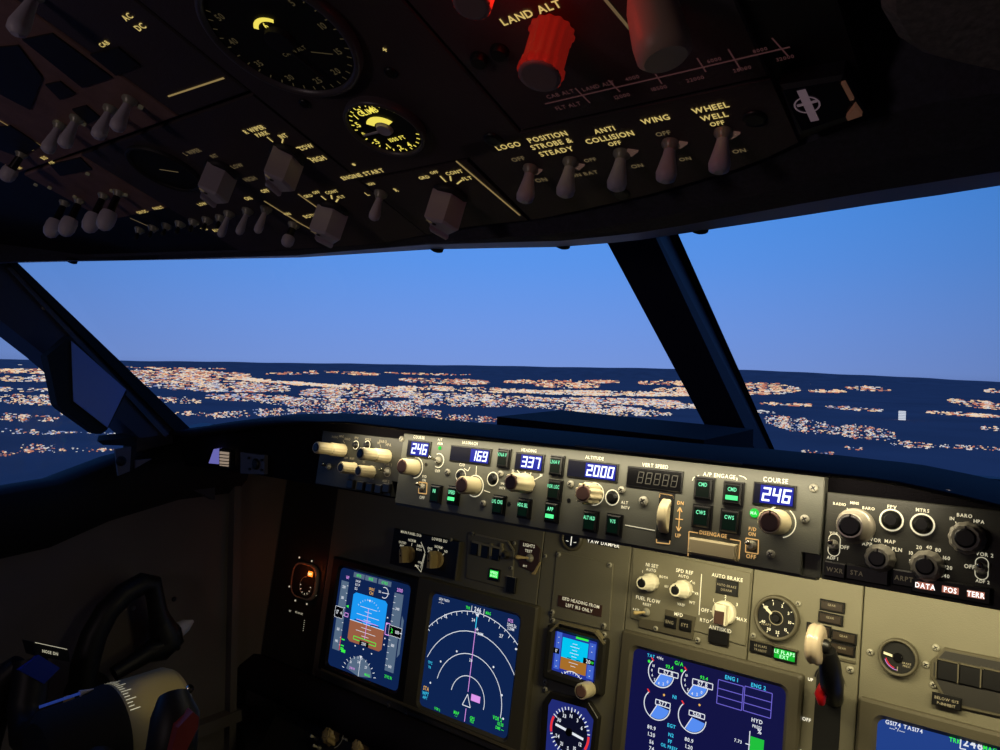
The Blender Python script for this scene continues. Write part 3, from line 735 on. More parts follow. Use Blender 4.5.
for s_, x, y, c in (('RADIO',839.5,504,3.2),('MINS',854.5,503,3.2),('BARO',868.5,508.3,3.4),('FPV',892,507,4.2),('MTRS',922.5,510.3,4.0),('IN',952,518.5,3.8),('BARO',964.5,515.5,4.0),('HPA',979,521.5,4.0),
    ('VOR 1',835,533.3,3.2),('OFF',844.5,547.3,4.2),('ADF 1',832.3,558,3.6),('APP',867,544,4.4),('VOR',875.5,540,4.2),('MAP',890,541.5,4.2),('PLN',897,549.5,4.4),('5',910,561,3.8),('10',911,553,4.2),
    ('20',919,547.3,4.2),('40',929,547.3,4.2),('80',938,550,4.2),('160',946.5,558,4.2),('320',948,567.5,4.2),('640',945,575.8,4.2),('VOR 2',984.5,554.5,4.2),('OFF',969.5,566.5,4.6),('ADF 2',982.5,581.5,3.6)):
    mb.ptext(s_, x, y, c*.86, h)
for p in (((847,508),(849,512)),((861,510),(858.5,515)),((955.5,521.5),(958,528)),((972,523.5),(969,529.5)),((878,544.5),(878.5,548)),((886,545),(884,548.5)),((890,550),(887,552)),
          ((929,551),(928.5,554)),((935,553),(933,556.5)),((941,559.5),(937,561)),((942,566.5),(938,566)),((940,573.5),(936,570.5)),((921,552),(923,555))): mb.pl(p, .9, h)
for x, y in ((833.7,545),(981.5,568.5)):
    k = MCP.sv(x,y); a, b = MCP.hit(x,y); r_ = 5.6*k; l_ = 5.5*k
    mb.arc((a,b+l_), r_, k*.9, 0, 180, h); mb.arc((a,b-l_), r_, k*.9, 180, 360, h); mb.line((a-r_,b-l_),(a-r_,b+l_),k*.9,h); mb.line((a+r_,b-l_),(a+r_,b+l_),k*.9,h)
T.part('lettering', mb)

T = Thing('efis_control_panel', 'dark control panel with four long cream knobs at the left end of the glareshield', 'control panel', MCP, (-.3,0,-.014), 'EFIS control panels')
R2 = MCP.hit(398.5,470)[0]; L2 = R2-.150; TT = MCP.hit(390,437.5)[1]; BB = MCP.hit(392,497)[1]
mb = MB(MCP, m_efis); mb.prism([(L2,BB),(R2-.010,BB),(R2-.010,BB+.018),(R2,BB+.018),(R2,TT),(L2,TT)], -.014, -.002, .0008); T.part('faceplate', mb)
kt = [(.0082,0),(.0082,.0200),(.0074,.0210),(.0066,.0215),(.0072,.0225),(.0072,.0425),(.0062,.044)]
for x, y in ((343,450.5),(387,456.5)): knob(T, x, y, kt, m_cream, m_black, .0052, .025, 14, h=hh_, seg=56)
kt2 = [(.0076,0),(.0076,.002),(.0070,.003),(.0070,.0205),(.006,.022)]
for x, y in ((354,468.5),(371.5,472)): knob(T, x, y, kt2, m_cream, m_black, .0048, .025, 14, h=hh_, seg=56)
for x, y in ((356,445),(367.5,445)): ringbutton(T, x, y, 4.2)
for x, y in ((387.3,472),(329,466.5)): toggle(T, x, y, (0,.003,.010), .0022, h=hh_)
for x, y in ((350,484),(360,486),(369,487.5),(378,489),(386,488)):
    a, b = MCP.hit(x,y,.002); mb = MB(MCP, m_black); mb.box(a-.006,a+.006,b-.0055,b+.0055,hh_,.003,.001); T.part('push_button', mb)
mb = MB(MCP, m_labeldim); h = -.0014
for s_, x, y, c in (('RADIO',335,437,2.2),('MINS',341.5,436.3,2.2),('BARO',347.5,439,2.2),('FPV',356.5,438,2.4),('MTRS',368,439.5,2.4),('IN',378.5,443,2.4),('BARO',383,441.5,2.8),('HPA',388.5,444.8,2.8),
    ('VOR 2',388,464.5,2.6),('OFF',382.5,471,2.6),('ADF 2',385.8,481,2.6),('APP',346,458,2.2),('MAP',352,458.5,2.4),('80',364,462,2.4),('160',374,467,2.4),('320',375,472.5,2.4),('640',372,478.5,2.4)):
    mb.ptext(s_, x, y, c, h)
mb.parc(387.3,472,4.6,.7,0,360,h); mb.pl([(343,440.5),(345,443.5)],.7,h); mb.pl([(380,444.5),(381,448)],.7,h)
T.part('lettering', mb)

# ================================================================== MAIN INSTRUMENT PANEL (separate plates)
def plate(name, label, x0, x1, yt, yb, m=m_panel, group=None, ref=620):
    a = PAN.hit(x0, ref)[0]; b = PAN.hit(x1, ref)[0]
    t = Thing(name, label, 'instrument panel', PAN, (a,yb,-.004), group)
    mb = MB(PAN, m); mb.box(a+.0006, b-.0006, yb, yt, -.004, 0, .0008); t.part('faceplate', mb); return t
YT, YB = .134, -.225
XLp = XL-CX+.003
def pu(px, py): return PAN.hit(px, py)[0]
def mkplate(label, a, b, m=m_panel, yb=YB):
    t = Thing('instrument_panel', label, 'instrument panel', PAN, (a,yb,-.004), 'main instrument panel plates')
    mb = MB(PAN, m); mb.box(a+.0006, b-.0006, yb, YT, -.004, 0, .0008); t.part('faceplate', mb); return t
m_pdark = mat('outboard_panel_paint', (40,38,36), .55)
s0 = pu(322,600); s1 = pu(541.5,560); s2 = pu(630.5,560); s3 = pu(752,590); s4 = pu(861,640); s5 = s4+.42
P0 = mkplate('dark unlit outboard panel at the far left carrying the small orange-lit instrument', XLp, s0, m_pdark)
P1 = mkplate('grey captain panel around the two left displays', s0, s1)
P2 = mkplate('narrow grey panel strip around the small standby display', s1, s2)
P3 = mkplate('grey centre panel above and around the engine display', s2, s3)
P4 = mkplate('grey panel with the landing gear slot, right of the engine display', s3, s4)
P5 = mkplate('grey first officer panel at the lower right with the small red-arc gauge', s4, s5)

def display(name, label, scr, out, mscr=m_scr, bez=m_bezel, dep=.010, cat='display', corner=.010, origin=None, bezlabel=None):
    """scr and out: (xl,yt,xr,yb)-style corner pixels: TL x,y  and BR x,y of screen and bezel"""
    a = PAN.hit(scr[0],scr[1],dep-.002); b = PAN.hit(scr[2],scr[3],dep-.002)
    c = PAN.hit(out[0],out[1],dep); d = PAN.hit(out[2],out[3],dep)
    T = Thing(name, label, cat, PAN, ((c[0]+d[0])/2,(c[1]+d[1])/2,0))
    S = [a[0],b[0],b[1],a[1]]; O = [c[0],d[0],d[1],c[1]]
    def rr(x0,x1,y0,y1,r,n=5):
        p = []
        for cx, cy, a0 in ((x1-r,y1-r,0),(x0+r,y1-r,90),(x0+r,y0+r,180),(x1-r,y0+r,270)):
            for i in range(n+1):
                t = math.radians(a0+90*i/n); p.append((cx+r*math.cos(t), cy+r*math.sin(t)))
        return p
    po = rr(O[0],O[1],O[2],O[3],.003); pm = rr(S[0]-.004,S[1]+.004,S[2]-.004,S[3]+.004,corner); pi = rr(S[0],S[1],S[2],S[3],corner*.8)
    n = len(po); vs = [(x,y,0) for x,y in po]+[(x,y,dep-.0025) for x,y in po]
    q = rr(O[0]+.0026,O[1]-.0026,O[2]+.0026,O[3]-.0026,.003)
    vs += [(x,y,dep) for x,y in q]+[(x,y,dep) for x,y in pm]+[(x,y,dep-.004) for x,y in pi]+[(x,y,.001) for x,y in pi]
    fs = []
    for l in range(5):
        for i in range(n): j = (i+1)%n; fs.append((l*n+i,l*n+j,(l+1)*n+j,(l+1)*n+i))
    mb = MB(PAN, bez); mb.add(vs, fs); T.part('bezel', mb, label=bezlabel)
    mb = MB(PAN, mscr); mb.flat(pi, dep-.0038); scrn = T.part('screen', mb)
    return T, scrn, dep-.0038, (S[0],S[1],S[2],S[3])

class G(MB):
    """screen symbols in unit coordinates of the screen: x 0..1 to the right, y 0..1 downwards"""
    def setup(s, S, h): s.Sx = S; s.h = h; return s
    def P(s, x, y): S = s.Sx; return (S[0]+(S[1]-S[0])*x, S[3]+(S[2]-S[3])*y)
    @property
    def k(s): return s.Sx[3]-s.Sx[2]
    def t(s, st, x, y, c=.03, al='c', wf=.92, m=None):
        if m: s.mat(m)
        return s.text(st, s.P(x,y), c*s.k, s.h+.0004, al, wf)
    def ln(s, *pts, w=.006, m=None, up=.0002):
        if m: s.mat(m)
        return s.pline([s.P(*p) for p in pts], w*s.k, s.h+up)
    def fl(s, *pts, m=None, up=.0001):
        if m: s.mat(m)
        return s.flat([s.P(*p) for p in pts][::-1], s.h+up)
    def rc(s, x0, y0, x1, y1, m=None, up=.0001): return s.fl((x0,y0),(x1,y0),(x1,y1),(x0,y1), m=m, up=up)
    def ar(s, x, y, r, a0, a1, w=.006, m=None, up=.0002):
        if m: s.mat(m)
        return s.arc(s.P(x,y), r*s.k, w*s.k, a0, a1, s.h+up)
    def se(s, x, y, r, a0, a1, m=None, up=.0001):
        if m: s.mat(m)
        return s.sector(s.P(x,y), r*s.k, a0, a1, s.h+up)
    def bx(s, x0, y0, x1, y1, w=.005, m=None): return s.ln((x0,y0),(x1,y0),(x1,y1),(x0,y1),(x0,y0), w=w, m=m)

# ---- primary flight display
T, sc, sh, S = display('primary_flight_display', 'leftmost display with blue and brown horizon between grey speed and altitude tapes', (340.5,567,396.5,692), (333,556,403,704), m_scr, m_bezdark)
g = G(PAN).setup(S, sh)
g.rc(.20,.015,.36,.065,m=m_tape); g.rc(.37,.015,.54,.065); g.rc(.56,.015,.74,.065)
for s_, x in (('MCP SPD',.28),('HDG SEL',.455),('ALT HOLD',.65)): g.t(s_, x, .04, .026, wf=.42, m=m_g)
g.rc(.035,.13,.145,.83,m=m_tape); g.rc(.80,.105,.92,.85); 
g.fl((.935,.30),(.965,.34),(.965,.66),(.935,.70),m=m_tape)
poly = [(.235,.235),(.27,.21),(.69,.21),(.725,.235),(.725,.49),(.235,.49)]; g.fl(*poly, m=m_sky_)
g.fl((.235,.49),(.725,.49),(.725,.675),(.69,.70),(.27,.70),(.235,.675), m=m_gnd_)
g.ln((.235,.49),(.725,.49),w=.005,m=m_w,up=.0003)
for i, (w_, y) in enumerate(((.12,.33),(.05,.37),(.16,.41),(.05,.45),(.07,.53),(.14,.57),(.05,.61))): g.ln((.48-w_,y),(.48+w_,y),w=.0045,up=.0003)
for a_ in range(-50,51,10):
    t_ = math.radians(90+a_); x = .48+.235*math.cos(t_)*.86; y = .455-.215*math.sin(t_); g.ln((x,y),(x*.93+.48*.07,y*.93+.455*.07),w=.005,up=.0003)
g.fl((.46,.245),(.50,.245),(.48,.265),m=m_w,up=.0003)
g.ln((.30,.475),(.40,.475),(.43,.488),w=.009,m=m_blk,up=.0004); g.ln((.66,.475),(.56,.475),(.53,.488),w=.009,up=.0004)
g.ln((.33,.465),(.64,.465),w=.007,m=m_mag,up=.0005); g.ln((.48,.33),(.48,.63),w=.007,up=.0005)
g.bx(.32,.635,.64,.665,w=.007,m=m_g); g.rc(.415,.655,.545,.70,m=m_blk,up=.0006)
g.mat(m_w); g.text('2200', g.P(.48,.678), .028*g.k, sh+.001, 'c', .7)
for i in range(9): g.ln((.125,.17+i*.075),(.145,.17+i*.075),w=.005,m=m_w)
for s_, y in (('200',.19),('180',.30),('160',.62),('140',.74)): g.t(s_,.085,y,.028,wf=.7,m=m_w)
g.rc(.0,.40,.12,.51,m=m_blk,up=.0002); g.bx(.0,.40,.12,.51,m=m_w); g.t('17',.04,.455,.04,wf=.7); g.t('4',.095,.455,.03); g.bx(.15,.44,.20,.475,m=m_mag,w=.007)
g.fl((.15,.37),(.19,.355),(.19,.385),m=m_g,up=.0003); g.ln((.14,.68),(.14,.82),w=.008,m=m_rd,up=.0003)
for y in (.70,.76,.785,.80): g.rc(.155,y,.20,y+.012,m=m_g,up=.0003)
g.rc(.17,.80,.23,.83)
for i in range(12): g.ln((.80,.14+i*.06),(.825,.14+i*.06),w=.005,m=m_w)
for s_, y in (('2400',.25),('1800',.60),('1600',.80)): g.t(s_,.865,y,.026,wf=.6,m=m_w)
g.rc(.79,.42,.955,.515,m=m_blk,up=.0002); g.bx(.79,.42,.955,.515,m=m_w); g.t('2',.83,.467,.04,m=m_g); g.t('000',.90,.467,.03,wf=.7,m=m_w)
g.ln((.80,.41),(.745,.41),(.745,.52),(.80,.52),w=.009,m=m_mag,up=.0005)
g.ln((.935,.467),(.965,.467),w=.008,m=m_w,up=.0004)
g.t('169',.12,.085,.032,wf=.7,m=m_mag); g.t('2000',.865,.07,.034,wf=.7)
g.t('246/246°',.245,.095,.02,'l',.6,m_w); g.t('ILS 1.9',.245,.13,.024,'l',.7); g.t('ILS',.245,.172,.026,'l',.8)
g.t('SINGLE',.485,.135,.026,wf=.6,m=m_am); g.t('CH',.485,.175,.03); g.t('30.00',.86,.895,.0,m=m_g)
g.ar(.665,.135,.052,-120,120,w=.007,m=m_w); g.ln((.63,.14),(.73,.135),w=.006); g.t('20',.60,.135,.022)
g.se(.46,1.0,.19,10,170,m=m_tape,up=.00015)
for a_ in range(15,170,14):
    t_ = math.radians(a_); g.ln((.46+.40*.62*math.cos(t_),1-.19*math.sin(t_)),(.46+.35*.62*math.cos(t_),1-.165*math.sin(t_)),w=.006,m=m_w,up=.0003)
g.ln((.46,.81),(.46,1),w=.006,m=m_w,up=.0003); g.fl((.44,.80),(.48,.80),(.46,.83),up=.0003)
for s_, x, y in (('21',.33,.89),('24',.44,.865),('27',.55,.89)): g.t(s_,x,y,.024)
g.t('246 H',.36,.945,.024,wf=.8,m=m_mag); g.t('MAG',.58,.955,.024,m=m_g); g.t('29.92 IN',.86,.90,.028,wf=.62,m=m_g)
for x, y in ((.75,.36),(.75,.42),(.75,.56),(.75,.62),(.36,.725),(.48,.73),(.60,.745)): g.rc(x-.008,y-.006,x+.008,y+.006,m=m_w)
T.part('symbols', g, sc)

# ---- navigation display
T, sc, sh, S = display('navigation_display', 'display with white range arcs and a magenta track line, right of the horizon display', (432.5,593,506,740), (418,576,521,757), m_scr)
g = G(PAN).setup(S, sh); cx_, cy_ = .54, .80
def nd_arcs(g, cx_, cy_):
    for r, a0, a1 in ((.735,39,143),(.565,12,156),(.375,-8,168),(.19,-12,172)): g.ar(cx_,cy_,r,a0,a1,w=.0062,m=m_w)
    for a_ in range(42,142,5):
        t_ = math.radians(a_+2); L = .035 if (a_//5)%2 else .02; asp = g.k/(g.Sx[1]-g.Sx[0])
        p = lambda r: (cx_+r*math.cos(t_)*asp, cy_-r*math.sin(t_)); g.ln(p(.735),p(.735-L),w=.006)
nd_arcs(g, cx_, cy_)
g.t('21',.18,.17,.028); g.t('24',.505,.135,.026); g.t('27',.825,.20,.028); g.t('20',.53,.475,.024)
g.ln((cx_,.10),(cx_,.74),w=.007,m=m_mag,up=.0003); g.ln((cx_,.10),(cx_,.20),w=.010,m=m_cy,up=.0004); g.ln((cx_,.88),(cx_,.99),w=.007,m=m_mag,up=.0003)
g.ln((cx_,.76),(cx_-.045,.86),(cx_+.045,.86),(cx_,.76),w=.007,m=m_w,up=.0005); g.rc(cx_+.04,.745,cx_+.14,.80,m=m_mag,up=.0002)
g.t('TRK',.43,.045,.024,wf=.7,m=m_g); g.t('MAG',.66,.045,.024,wf=.7); g.t('246',.54,.04,.04,m=m_w,wf=.8)
g.ln((.47,.02),(.47,.065),w=.006); g.ln((.61,.02),(.61,.065),w=.006); g.fl((.515,.075),(.565,.075),(.54,.10),m=m_w)
g.t('GS174 TAS174',.08,.035,.022,'l',.6); g.t('---°/---',.08,.065,.018,'l',.8)
g.t('FF25',.93,.055,.026,'r',.7,m_mag); g.t('2040.2z',.97,.09,.026,'r',.7,m_w); g.t('5.2NM',.95,.12,.024,'r',.7)
g.t('+',.56,.205,.04); g.t('20M',.60,.235,.024)
for x, y in ((.36,.44),(.19,.57),(.78,.47),(.90,.67),(.94,.85),(.99,.27),(.10,.78)): g.se(x,y,.009,0,360,m=m_w)
g.t('TFC',.07,.61,.024,'c',.8,m_cy); g.t('TR',.07,.65,.02); g.t('STA',.06,.84,.034,wf=.7,m=m_am); g.t('WPT',.06,.885,.032,wf=.7,m=m_cy); g.t('ARPT',.06,.92,.024,wf=.6)
g.t('VOR L',.22,.975,.022,wf=.7,m=m_g); g.t('MAP',.44,.945,.028,wf=.7); g.t('---',.44,.97,.02); g.t('GPS',.62,.94,.028,wf=.7); g.t('POS',.62,.965,.024,wf=.6)
g.t('VOR 2',.93,.865,.030,'r',.7); g.t('113.50',.95,.90,.026,'r',.7); g.t('DME ---',.96,.935,.024,'r',.7)
T.part('symbols', g, sc)

# ---- standby flight display
T, sc, sh, S = display('standby_flight_display', 'small square standby horizon display in cyan and ochre with a cream knob', (555,631,592.5,683), (547,624,600,697), em('screen_standby', (34,52,150), 1.0), mat('standby_bezel_paint', (44,42,36), .4), .012, corner=.002)
g = G(PAN).setup(S, sh)
g.rc(.04,.0,.17,.94,m=m_tapeb); g.rc(.83,.06,.98,.94)
g.rc(.19,.10,.81,.60,m=m_cyan); g.rc(.19,.60,.81,.90,m=m_gnd2); g.rc(.50,.0,.80,.05,m=m_g)
for i, y in enumerate((.2,.28,.36,.44,.52,.68,.76)): g.ln((.5-.06-.05*(i%2),y),(.5+.06+.05*(i%2),y),w=.012,m=m_w,up=.0003)
g.ln((.34,.58),(.44,.58),w=.02,m=m_blk,up=.0003); g.ln((.56,.58),(.66,.58),w=.02,up=.0003); g.rc(.72,.46,.98,.60,m=m_blk,up=.0002); g.t('20',.84,.53,.09,m=m_w); g.t('00',.93,.53,.06,m=m_g)
g.rc(.0,.42,.14,.56,m=m_blk,up=.0002); g.t('17',.07,.49,.08,wf=.7,m=m_w)
for y in (.12,.26,.72,.86): g.t('-',.1,y,.08,m=m_w); g.t('-',.9,y,.08)
g.ar(.5,1.22,.33,45,135,w=.02); 
for a_ in range(50,135,12):
    t_ = math.radians(a_); g.ln((.5+.33*math.cos(t_)*1.1,1.22-.33*math.sin(t_)),(.5+.27*math.cos(t_)*1.1,1.22-.27*math.sin(t_)),w=.015,up=.0003)
T.part('symbols', g, sc)
for x, y in ((552.5,614.5),(553,620),(604,627),(604.5,634.5),(546,682),(545.5,689)): screw(T if y > 633 else T, x, y, .0035)
mb = MB(PAN, mat('edge_strip_paint', (140,130,100), .4)); mb.ppoly([(549,631),(558,622.5),(560,623),(551,632)],.004,.0125); mb.ppoly([(558.5,621.5),(596,631),(596,633),(558.5,623.5)],.004,.0125); mb.ppoly([(595.5,630.5),(605,643.5),(603.5,645),(594.5,633)],.004,.0125); T.part('edge_strip', mb)  # pale tan strips along the upper bezel edges
knob(T, 589,689, one_tier(.0098,.020), m_cream, m_cap, .0075, h=.012)
# ---- radio magnetic indicator
T = Thing('radio_magnetic_indicator', 'small round compass instrument with white needle and red arcs below the standby display', 'gauge', PAN, PAN.hit(569,731)+(0,))
oct_ = [(549.5,692),(588,702),(598,718),(592,772),(582,784),(548,775),(538,760),(542,703)]
mb = MB(PAN, mat('compass_bezel_paint', (40,38,34), .4)); mb.ppoly(oct_, 0, .009, .001); T.part('bezel', mb)
mb = MB(PAN, em('rmi_blue', (34,44,120), .9)); mb.pflat([(552,699),(586,708.5),(593.5,720),(588,766),(550,758),(545.5,752),(548.5,705)], .0092); f = T.part('face', mb)
mb = MB(PAN, em('dial_black', (10,12,34), 1.0)); mb.psec(569.5,732,22,0,360,.0094)
mb.mat(m_w); cc = PAN.hit(569.5,732,.0096); kk = PAN.sv(569.5,732)
for i in range(36):
    t_ = math.radians(i*10); r0_, r1_ = (25*kk, (20 if i%3 == 0 else 22)*kk)
    if 150 < i*10 < 200 or i*10 < 10 or i*10 > 325: continue
    mb.line((cc[0]+r0_*math.cos(t_),cc[1]+r0_*math.sin(t_)),(cc[0]+r1_*math.cos(t_),cc[1]+r1_*math.sin(t_)), 1.1*kk, .0096)
for i, s_ in enumerate(('E','6','3','N','33','30','W','24','21','S','15','12')):
    if i in (0,6): continue
    t_ = math.radians(i*30); mb.text(s_,(cc[0]+16.5*kk*math.cos(t_),cc[1]+16.5*kk*math.sin(t_)),3.6*kk,.0097)
mb.mat(m_rd); mb.arc(cc,23.5*kk,2.6*kk,155,195,.0097); mb.arc(cc,23.5*kk,2.6*kk,-30,5,.0097); T.part('dial', mb, f)
mb = MB(PAN, m_w); dd = Vector((math.cos(math.radians(-8)), math.sin(math.radians(-8))))
mb.line((cc[0]-dd.x*18*kk,cc[1]-dd.y*18*kk+.0006),(cc[0]+dd.x*18*kk,cc[1]+dd.y*18*kk+.0006),2.6*kk,.0105)
mb.mat(m_glassblk); mb.lathe((*cc,.0100),(0,0,1),[(4*kk,0),(4*kk,.002)],20); T.part('needle', mb)

# ---- upper (engine) display
T, sc, sh, S = display('engine_display', 'large display with engine dials, numbers and a green hydraulic bar in the centre panel', (633.5,647.5,777,815), (621.5,629.5,792,830), m_scr2)
g = MB(PAN); h = sh+.0003
def dial(x, y, r, num, ref, red=True, full=True):
    g.mat(m_w); g.parc(x, y, r, 1.0, 135, 360, h)
    g.mat(m_blu); g.psec(x, y, r*.93, 245, 352, h-.0001)
    g.mat(m_w); k = PAN.sv(x,y); c = PAN.hit(x,y,h); t_ = math.radians(242); g.line(c,(c[0]+r*k*math.cos(t_),c[1]+r*k*math.sin(t_)),.9*k,h+.0001)
    if full:
        for i, a_ in enumerate((150,178,205,232)):
            t_ = math.radians(a_); g.text(('10','8','6','5')[i],(c[0]+r*k*.72*math.cos(t_),c[1]+r*k*.72*math.sin(t_)),2.6*k,h+.0001)
        for i, a_ in enumerate((262,290,320)):
            t_ = math.radians(a_); g.text(('4','2','0')[i],(c[0]+r*k*.74*math.cos(t_),c[1]+r*k*.74*math.sin(t_)),2.8*k,h+.0002)
        g.mat(m_g); t_ = math.radians(150); g.sector((c[0]+r*1.16*k*math.cos(t_),c[1]+r*1.16*k*math.sin(t_)),1.5*k,0,360,h)
    g.mat(m_rd); t_ = math.radians(133); g.line((c[0]+r*.95*k*math.cos(t_),c[1]+r*.95*k*math.sin(t_)),(c[0]+r*1.22*k*math.cos(t_),c[1]+r*1.22*k*math.sin(t_)),1.5*k,h+.0001)
def obox(x0,y0,x1,y1,m,w=.8):
    g.mat(m); a = PAN.hit(x0,y0,h); b = PAN.hit(x1,y1,h); k = PAN.sv(x0,y0); g.pline([(a[0],a[1]),(b[0],a[1]),(b[0],b[1]),(a[0],b[1]),(a[0],a[1])],w*k,h)
dial(661,673,14.5,'','' ); dial(694.5,683,15,'','')
dial(657,705,15,'','',full=False); dial(692,717.5,15.5,'','',full=False)
for s_, x0,y0,x1,y1 in (('57.8',659,668,678,678.5),('57.8',693,678.5,712.5,690),('577',656,699,670,708.5),('560',689.5,710,704.5,719.5)):
    a = PAN.hit(x0,y0,h); b = PAN.hit(x1,y1,h); g.mat(m_scr2); g.rect(a[0],b[0],b[1],a[1],h+.0002)
    g.mat(m_w); k = PAN.sv(x0,y0); g.pline([(a[0],a[1]),(b[0],a[1]),(b[0],b[1]),(a[0],b[1]),(a[0],a[1])],.9*k,h+.0004)
    g.text(s_,((a[0]+b[0])/2,(a[1]+b[1])/2),4.6*k,h+.0004,'c',.85)
g.mat(m_cy); g.ptext('TAT',651,655.8,3,h); g.ptext('N1',674.5,697,3.6,h); g.ptext('EGT',671.5,726,3.6,h); g.ptext('N2',671,735,3.6,h); g.ptext('FF',670,741.5,3.6,h); g.ptext('OIL PRESS',669,747,3.4,h,'c',.8)
g.ptext('ENG 1',731.5,678.5,4,h); g.ptext('ENG 2',758.5,686.5,4,h)
g.mat(m_w); g.ptext('+14c',660,658,3,h); g.ptext('HYD',757,721,4,h); g.ptext('PRESS',757,727,3,h,'c',.8); g.ptext('%',759.5,731.5,5,h)
for x, ys in ((651.5,(727.5,734.5,742,748.5)),(689,(740,747))):
    for y, s_ in zip(ys, ('80.9','1.20','56','74')): g.ptext(s_,x,y,3.8,h)
g.ptext('7.73',738,741,3.2,h)
g.mat(m_g); g.ptext('93.4',669.5,667,3.4,h); g.ptext('93.4',704,678,3.4,h); g.ptext('G/A',679,663.5,3.8,h)
for x0,y0,x1,y1 in ((718.5,679.5,741.5,710.5),(745,686,770.5,718.5)):
    obox(x0,y0,x1,y1,m_lil); a = PAN.hit(x0,y0,h); b = PAN.hit(x1,y1,h); k = PAN.sv(x0,y0)
    for f_ in (.36,.68): v_ = a[1]+(b[1]-a[1])*f_; g.line((a[0],v_),(b[0],v_),.8*k,h)
g.mat(m_am); g.psec(664,695,1.2,0,360,h); g.psec(699.5,705,1.2,0,360,h)
g.mat(em('bar_green', (30,190,60), 1.0)); a = PAN.hit(750.5,736,h); b = PAN.hit(762,770,h); g.rect(a[0],b[0],b[1],a[1],h)
g.mat(m_w); g.pl([(750,731),(748,760)],.9,h+.0001); g.pl([(745.5,743.5),(750,745)],1,h+.0001)
T.part('symbols', g, sc)
# ---- first officer navigation display
T, sc, sh, S = display('navigation_display', 'blue display reading 246 at the lower right corner, mostly cut off by the frame', (877.5,717.5,1015,870), (858,697,1030,880), m_scr3)
g = MB(PAN); h = sh+.0003
g.mat(m_w); g.ptext('GS174',893,723.5,4.2,h,'c',.9); g.ptext('TAS174',913,729,4.0,h,'c',.9); g.ptext('---°/---',897,729.5,3.2,h,'c',1.0); g.ptext('246',973,744,8,h)
g.pl([(961,739),(960,748.5),(966,749.5)],1.1,h); g.pl([(981.5,744),(981,752)],1.1,h); g.mat(m_g); g.ptext('TRK',955,740.5,4.4,h,'c',.8); g.ptext('MAG',990,749,4.6,h,'c',.8)
g.mat(m_w); cnd = PAN.hit(960,905,h); kk = PAN.sv(960,745); g.arc(cnd, 156*kk*.86, 1.5*kk, 40, 140, h); T.part('symbols', g, sc)

# ---- display source selector module
T = Thing('display_selector_panel', 'black panel with two tan pointer knobs above the horizon display', 'control panel', PAN, PAN.hit(430,560)+(0,))
mb = MB(PAN, m_bezdark); a = PAN.hit(394,528,.006); b = PAN.hit(454.5,580,.006); mb.box(a[0],b[0],b[1],a[1],0,.006,.0008); T.part('faceplate', mb)
mb = MB(PAN, m_bezel); a2 = PAN.hit(457.5,537,.007); mb.box(b[0],b[0]+.0035,b[1],a[1],0,.008,.001); T.part('edge_rail', mb)
def pointer_knob(T, px, py, r, L, ang, m, h=0.0, hw=.32, name='selector_knob'):
    fr = T.fr; a, b = fr.hit(px, py, h); mb = MB(fr, m)
    mb.lathe((a,b,h),(0,0,1),[(r,0),(r,.003),(r*.9,.004)],32)
    ca, sa = math.cos(ang), math.sin(ang)
    def tr(x, y): return (a+x*ca-y*sa, b+x*sa+y*ca)
    w = r*hw; pl_ = [tr(-w,-r*.98), tr(w,-r*.98), tr(w,r*.55), tr(0,r*1.02), tr(-w,r*.55)]
    mb.prism(pl_, h+.004, h+L, .001); k = T.part(name, mb)
    q = MB(fr, m_black); q.line(tr(0,r*.25),tr(0,r*.9),.0012,h+L+.0003); q.sector(tr(0,-r*.1),.0016,0,360,h+L+.0003); T.part('pointer_mark', q, k)
pointer_knob(T, 409.5,554.5,.0125,.020,math.radians(12),m_tan,.006); pointer_knob(T, 437.5,559.5,.0125,.020,math.radians(5),m_tan,.006)
screw(T, 451,539.5,.003,.006)
mb = MB(PAN, m_label); h = .0066
for s_, x, y, c in (('MAIN PANEL DUs',411,533.5,2.6),('LOWER DU',439.5,540,2.8),('NORM',412,540.5,2.6),('OUTBD',402.5,542.5,2.2),('PFD',402,546,2.4),('NORM',438.5,547,2.6),('ENG',430,548.5,2.4),('PRI',429.5,551.5,2.2),('ND',446,551.5,2.4),
    ('INBD',419.5,546,2.4),('EICAS',419,549.5,2.0),('PFD',420,562.5,2.2),('MFD',417,566,2.2)): mb.ptext(s_, x, y, c, h)
mb.pl([(412,543),(411.5,546)],.7,h); mb.pl([(438.5,549.5),(438,552)],.7,h); mb.pl([(444,553.5),(441.5,556)],.7,h); mb.pl([(421,542),(425,552),(420.5,568)],.7,h); mb.pl([(400,549),(404,552)],.7,h); mb.pl([(425,554),(421,572),(416,566)],.7,h)
T.part('lettering', mb)
# ---- annunciator block
T = Thing('warning_annunciator', 'framed row of three dark caption lights beside the LIGHTS switch', 'annunciator', PAN, PAN.hit(490,555)+(0,))
mb = MB(PAN, m_panel); mb.ppoly([(468,533),(508,542.5),(514,551),(512,590),(466,578)],0,.002,.0006); T.part('faceplate', mb)
mb = MB(PAN, m_tan); h = .0026
mb.mat(mat('frame_edge_paint', (150,142,112), .4))
mb.ppoly([(475,533.5),(508,541),(508,542.5),(475,535.2)],.002,.005); mb.ppoly([(508,541),(514,550.5),(512.7,551),(507.5,542.5)],.002,.005); mb.ppoly([(472,540.5),(502.5,548),(502.5,550),(472,542.5)],.002,.006)
for x in (479.5,490.5,501): mb.ppoly([(x-1,543),(x+1,543.5),(x+.2,556),(x-1.8,555.5)],.002,.006)
T.part('frame', mb)
for x, y in ((474,549),(484.5,552),(495.5,554.5)):
    a, b = PAN.hit(x,y,.004); mb = MB(PAN, m_black); mb.box(a-.0068,a+.0068,b-.0085,b+.0085,.002,.0045,.001); T.part('caption_light', mb)
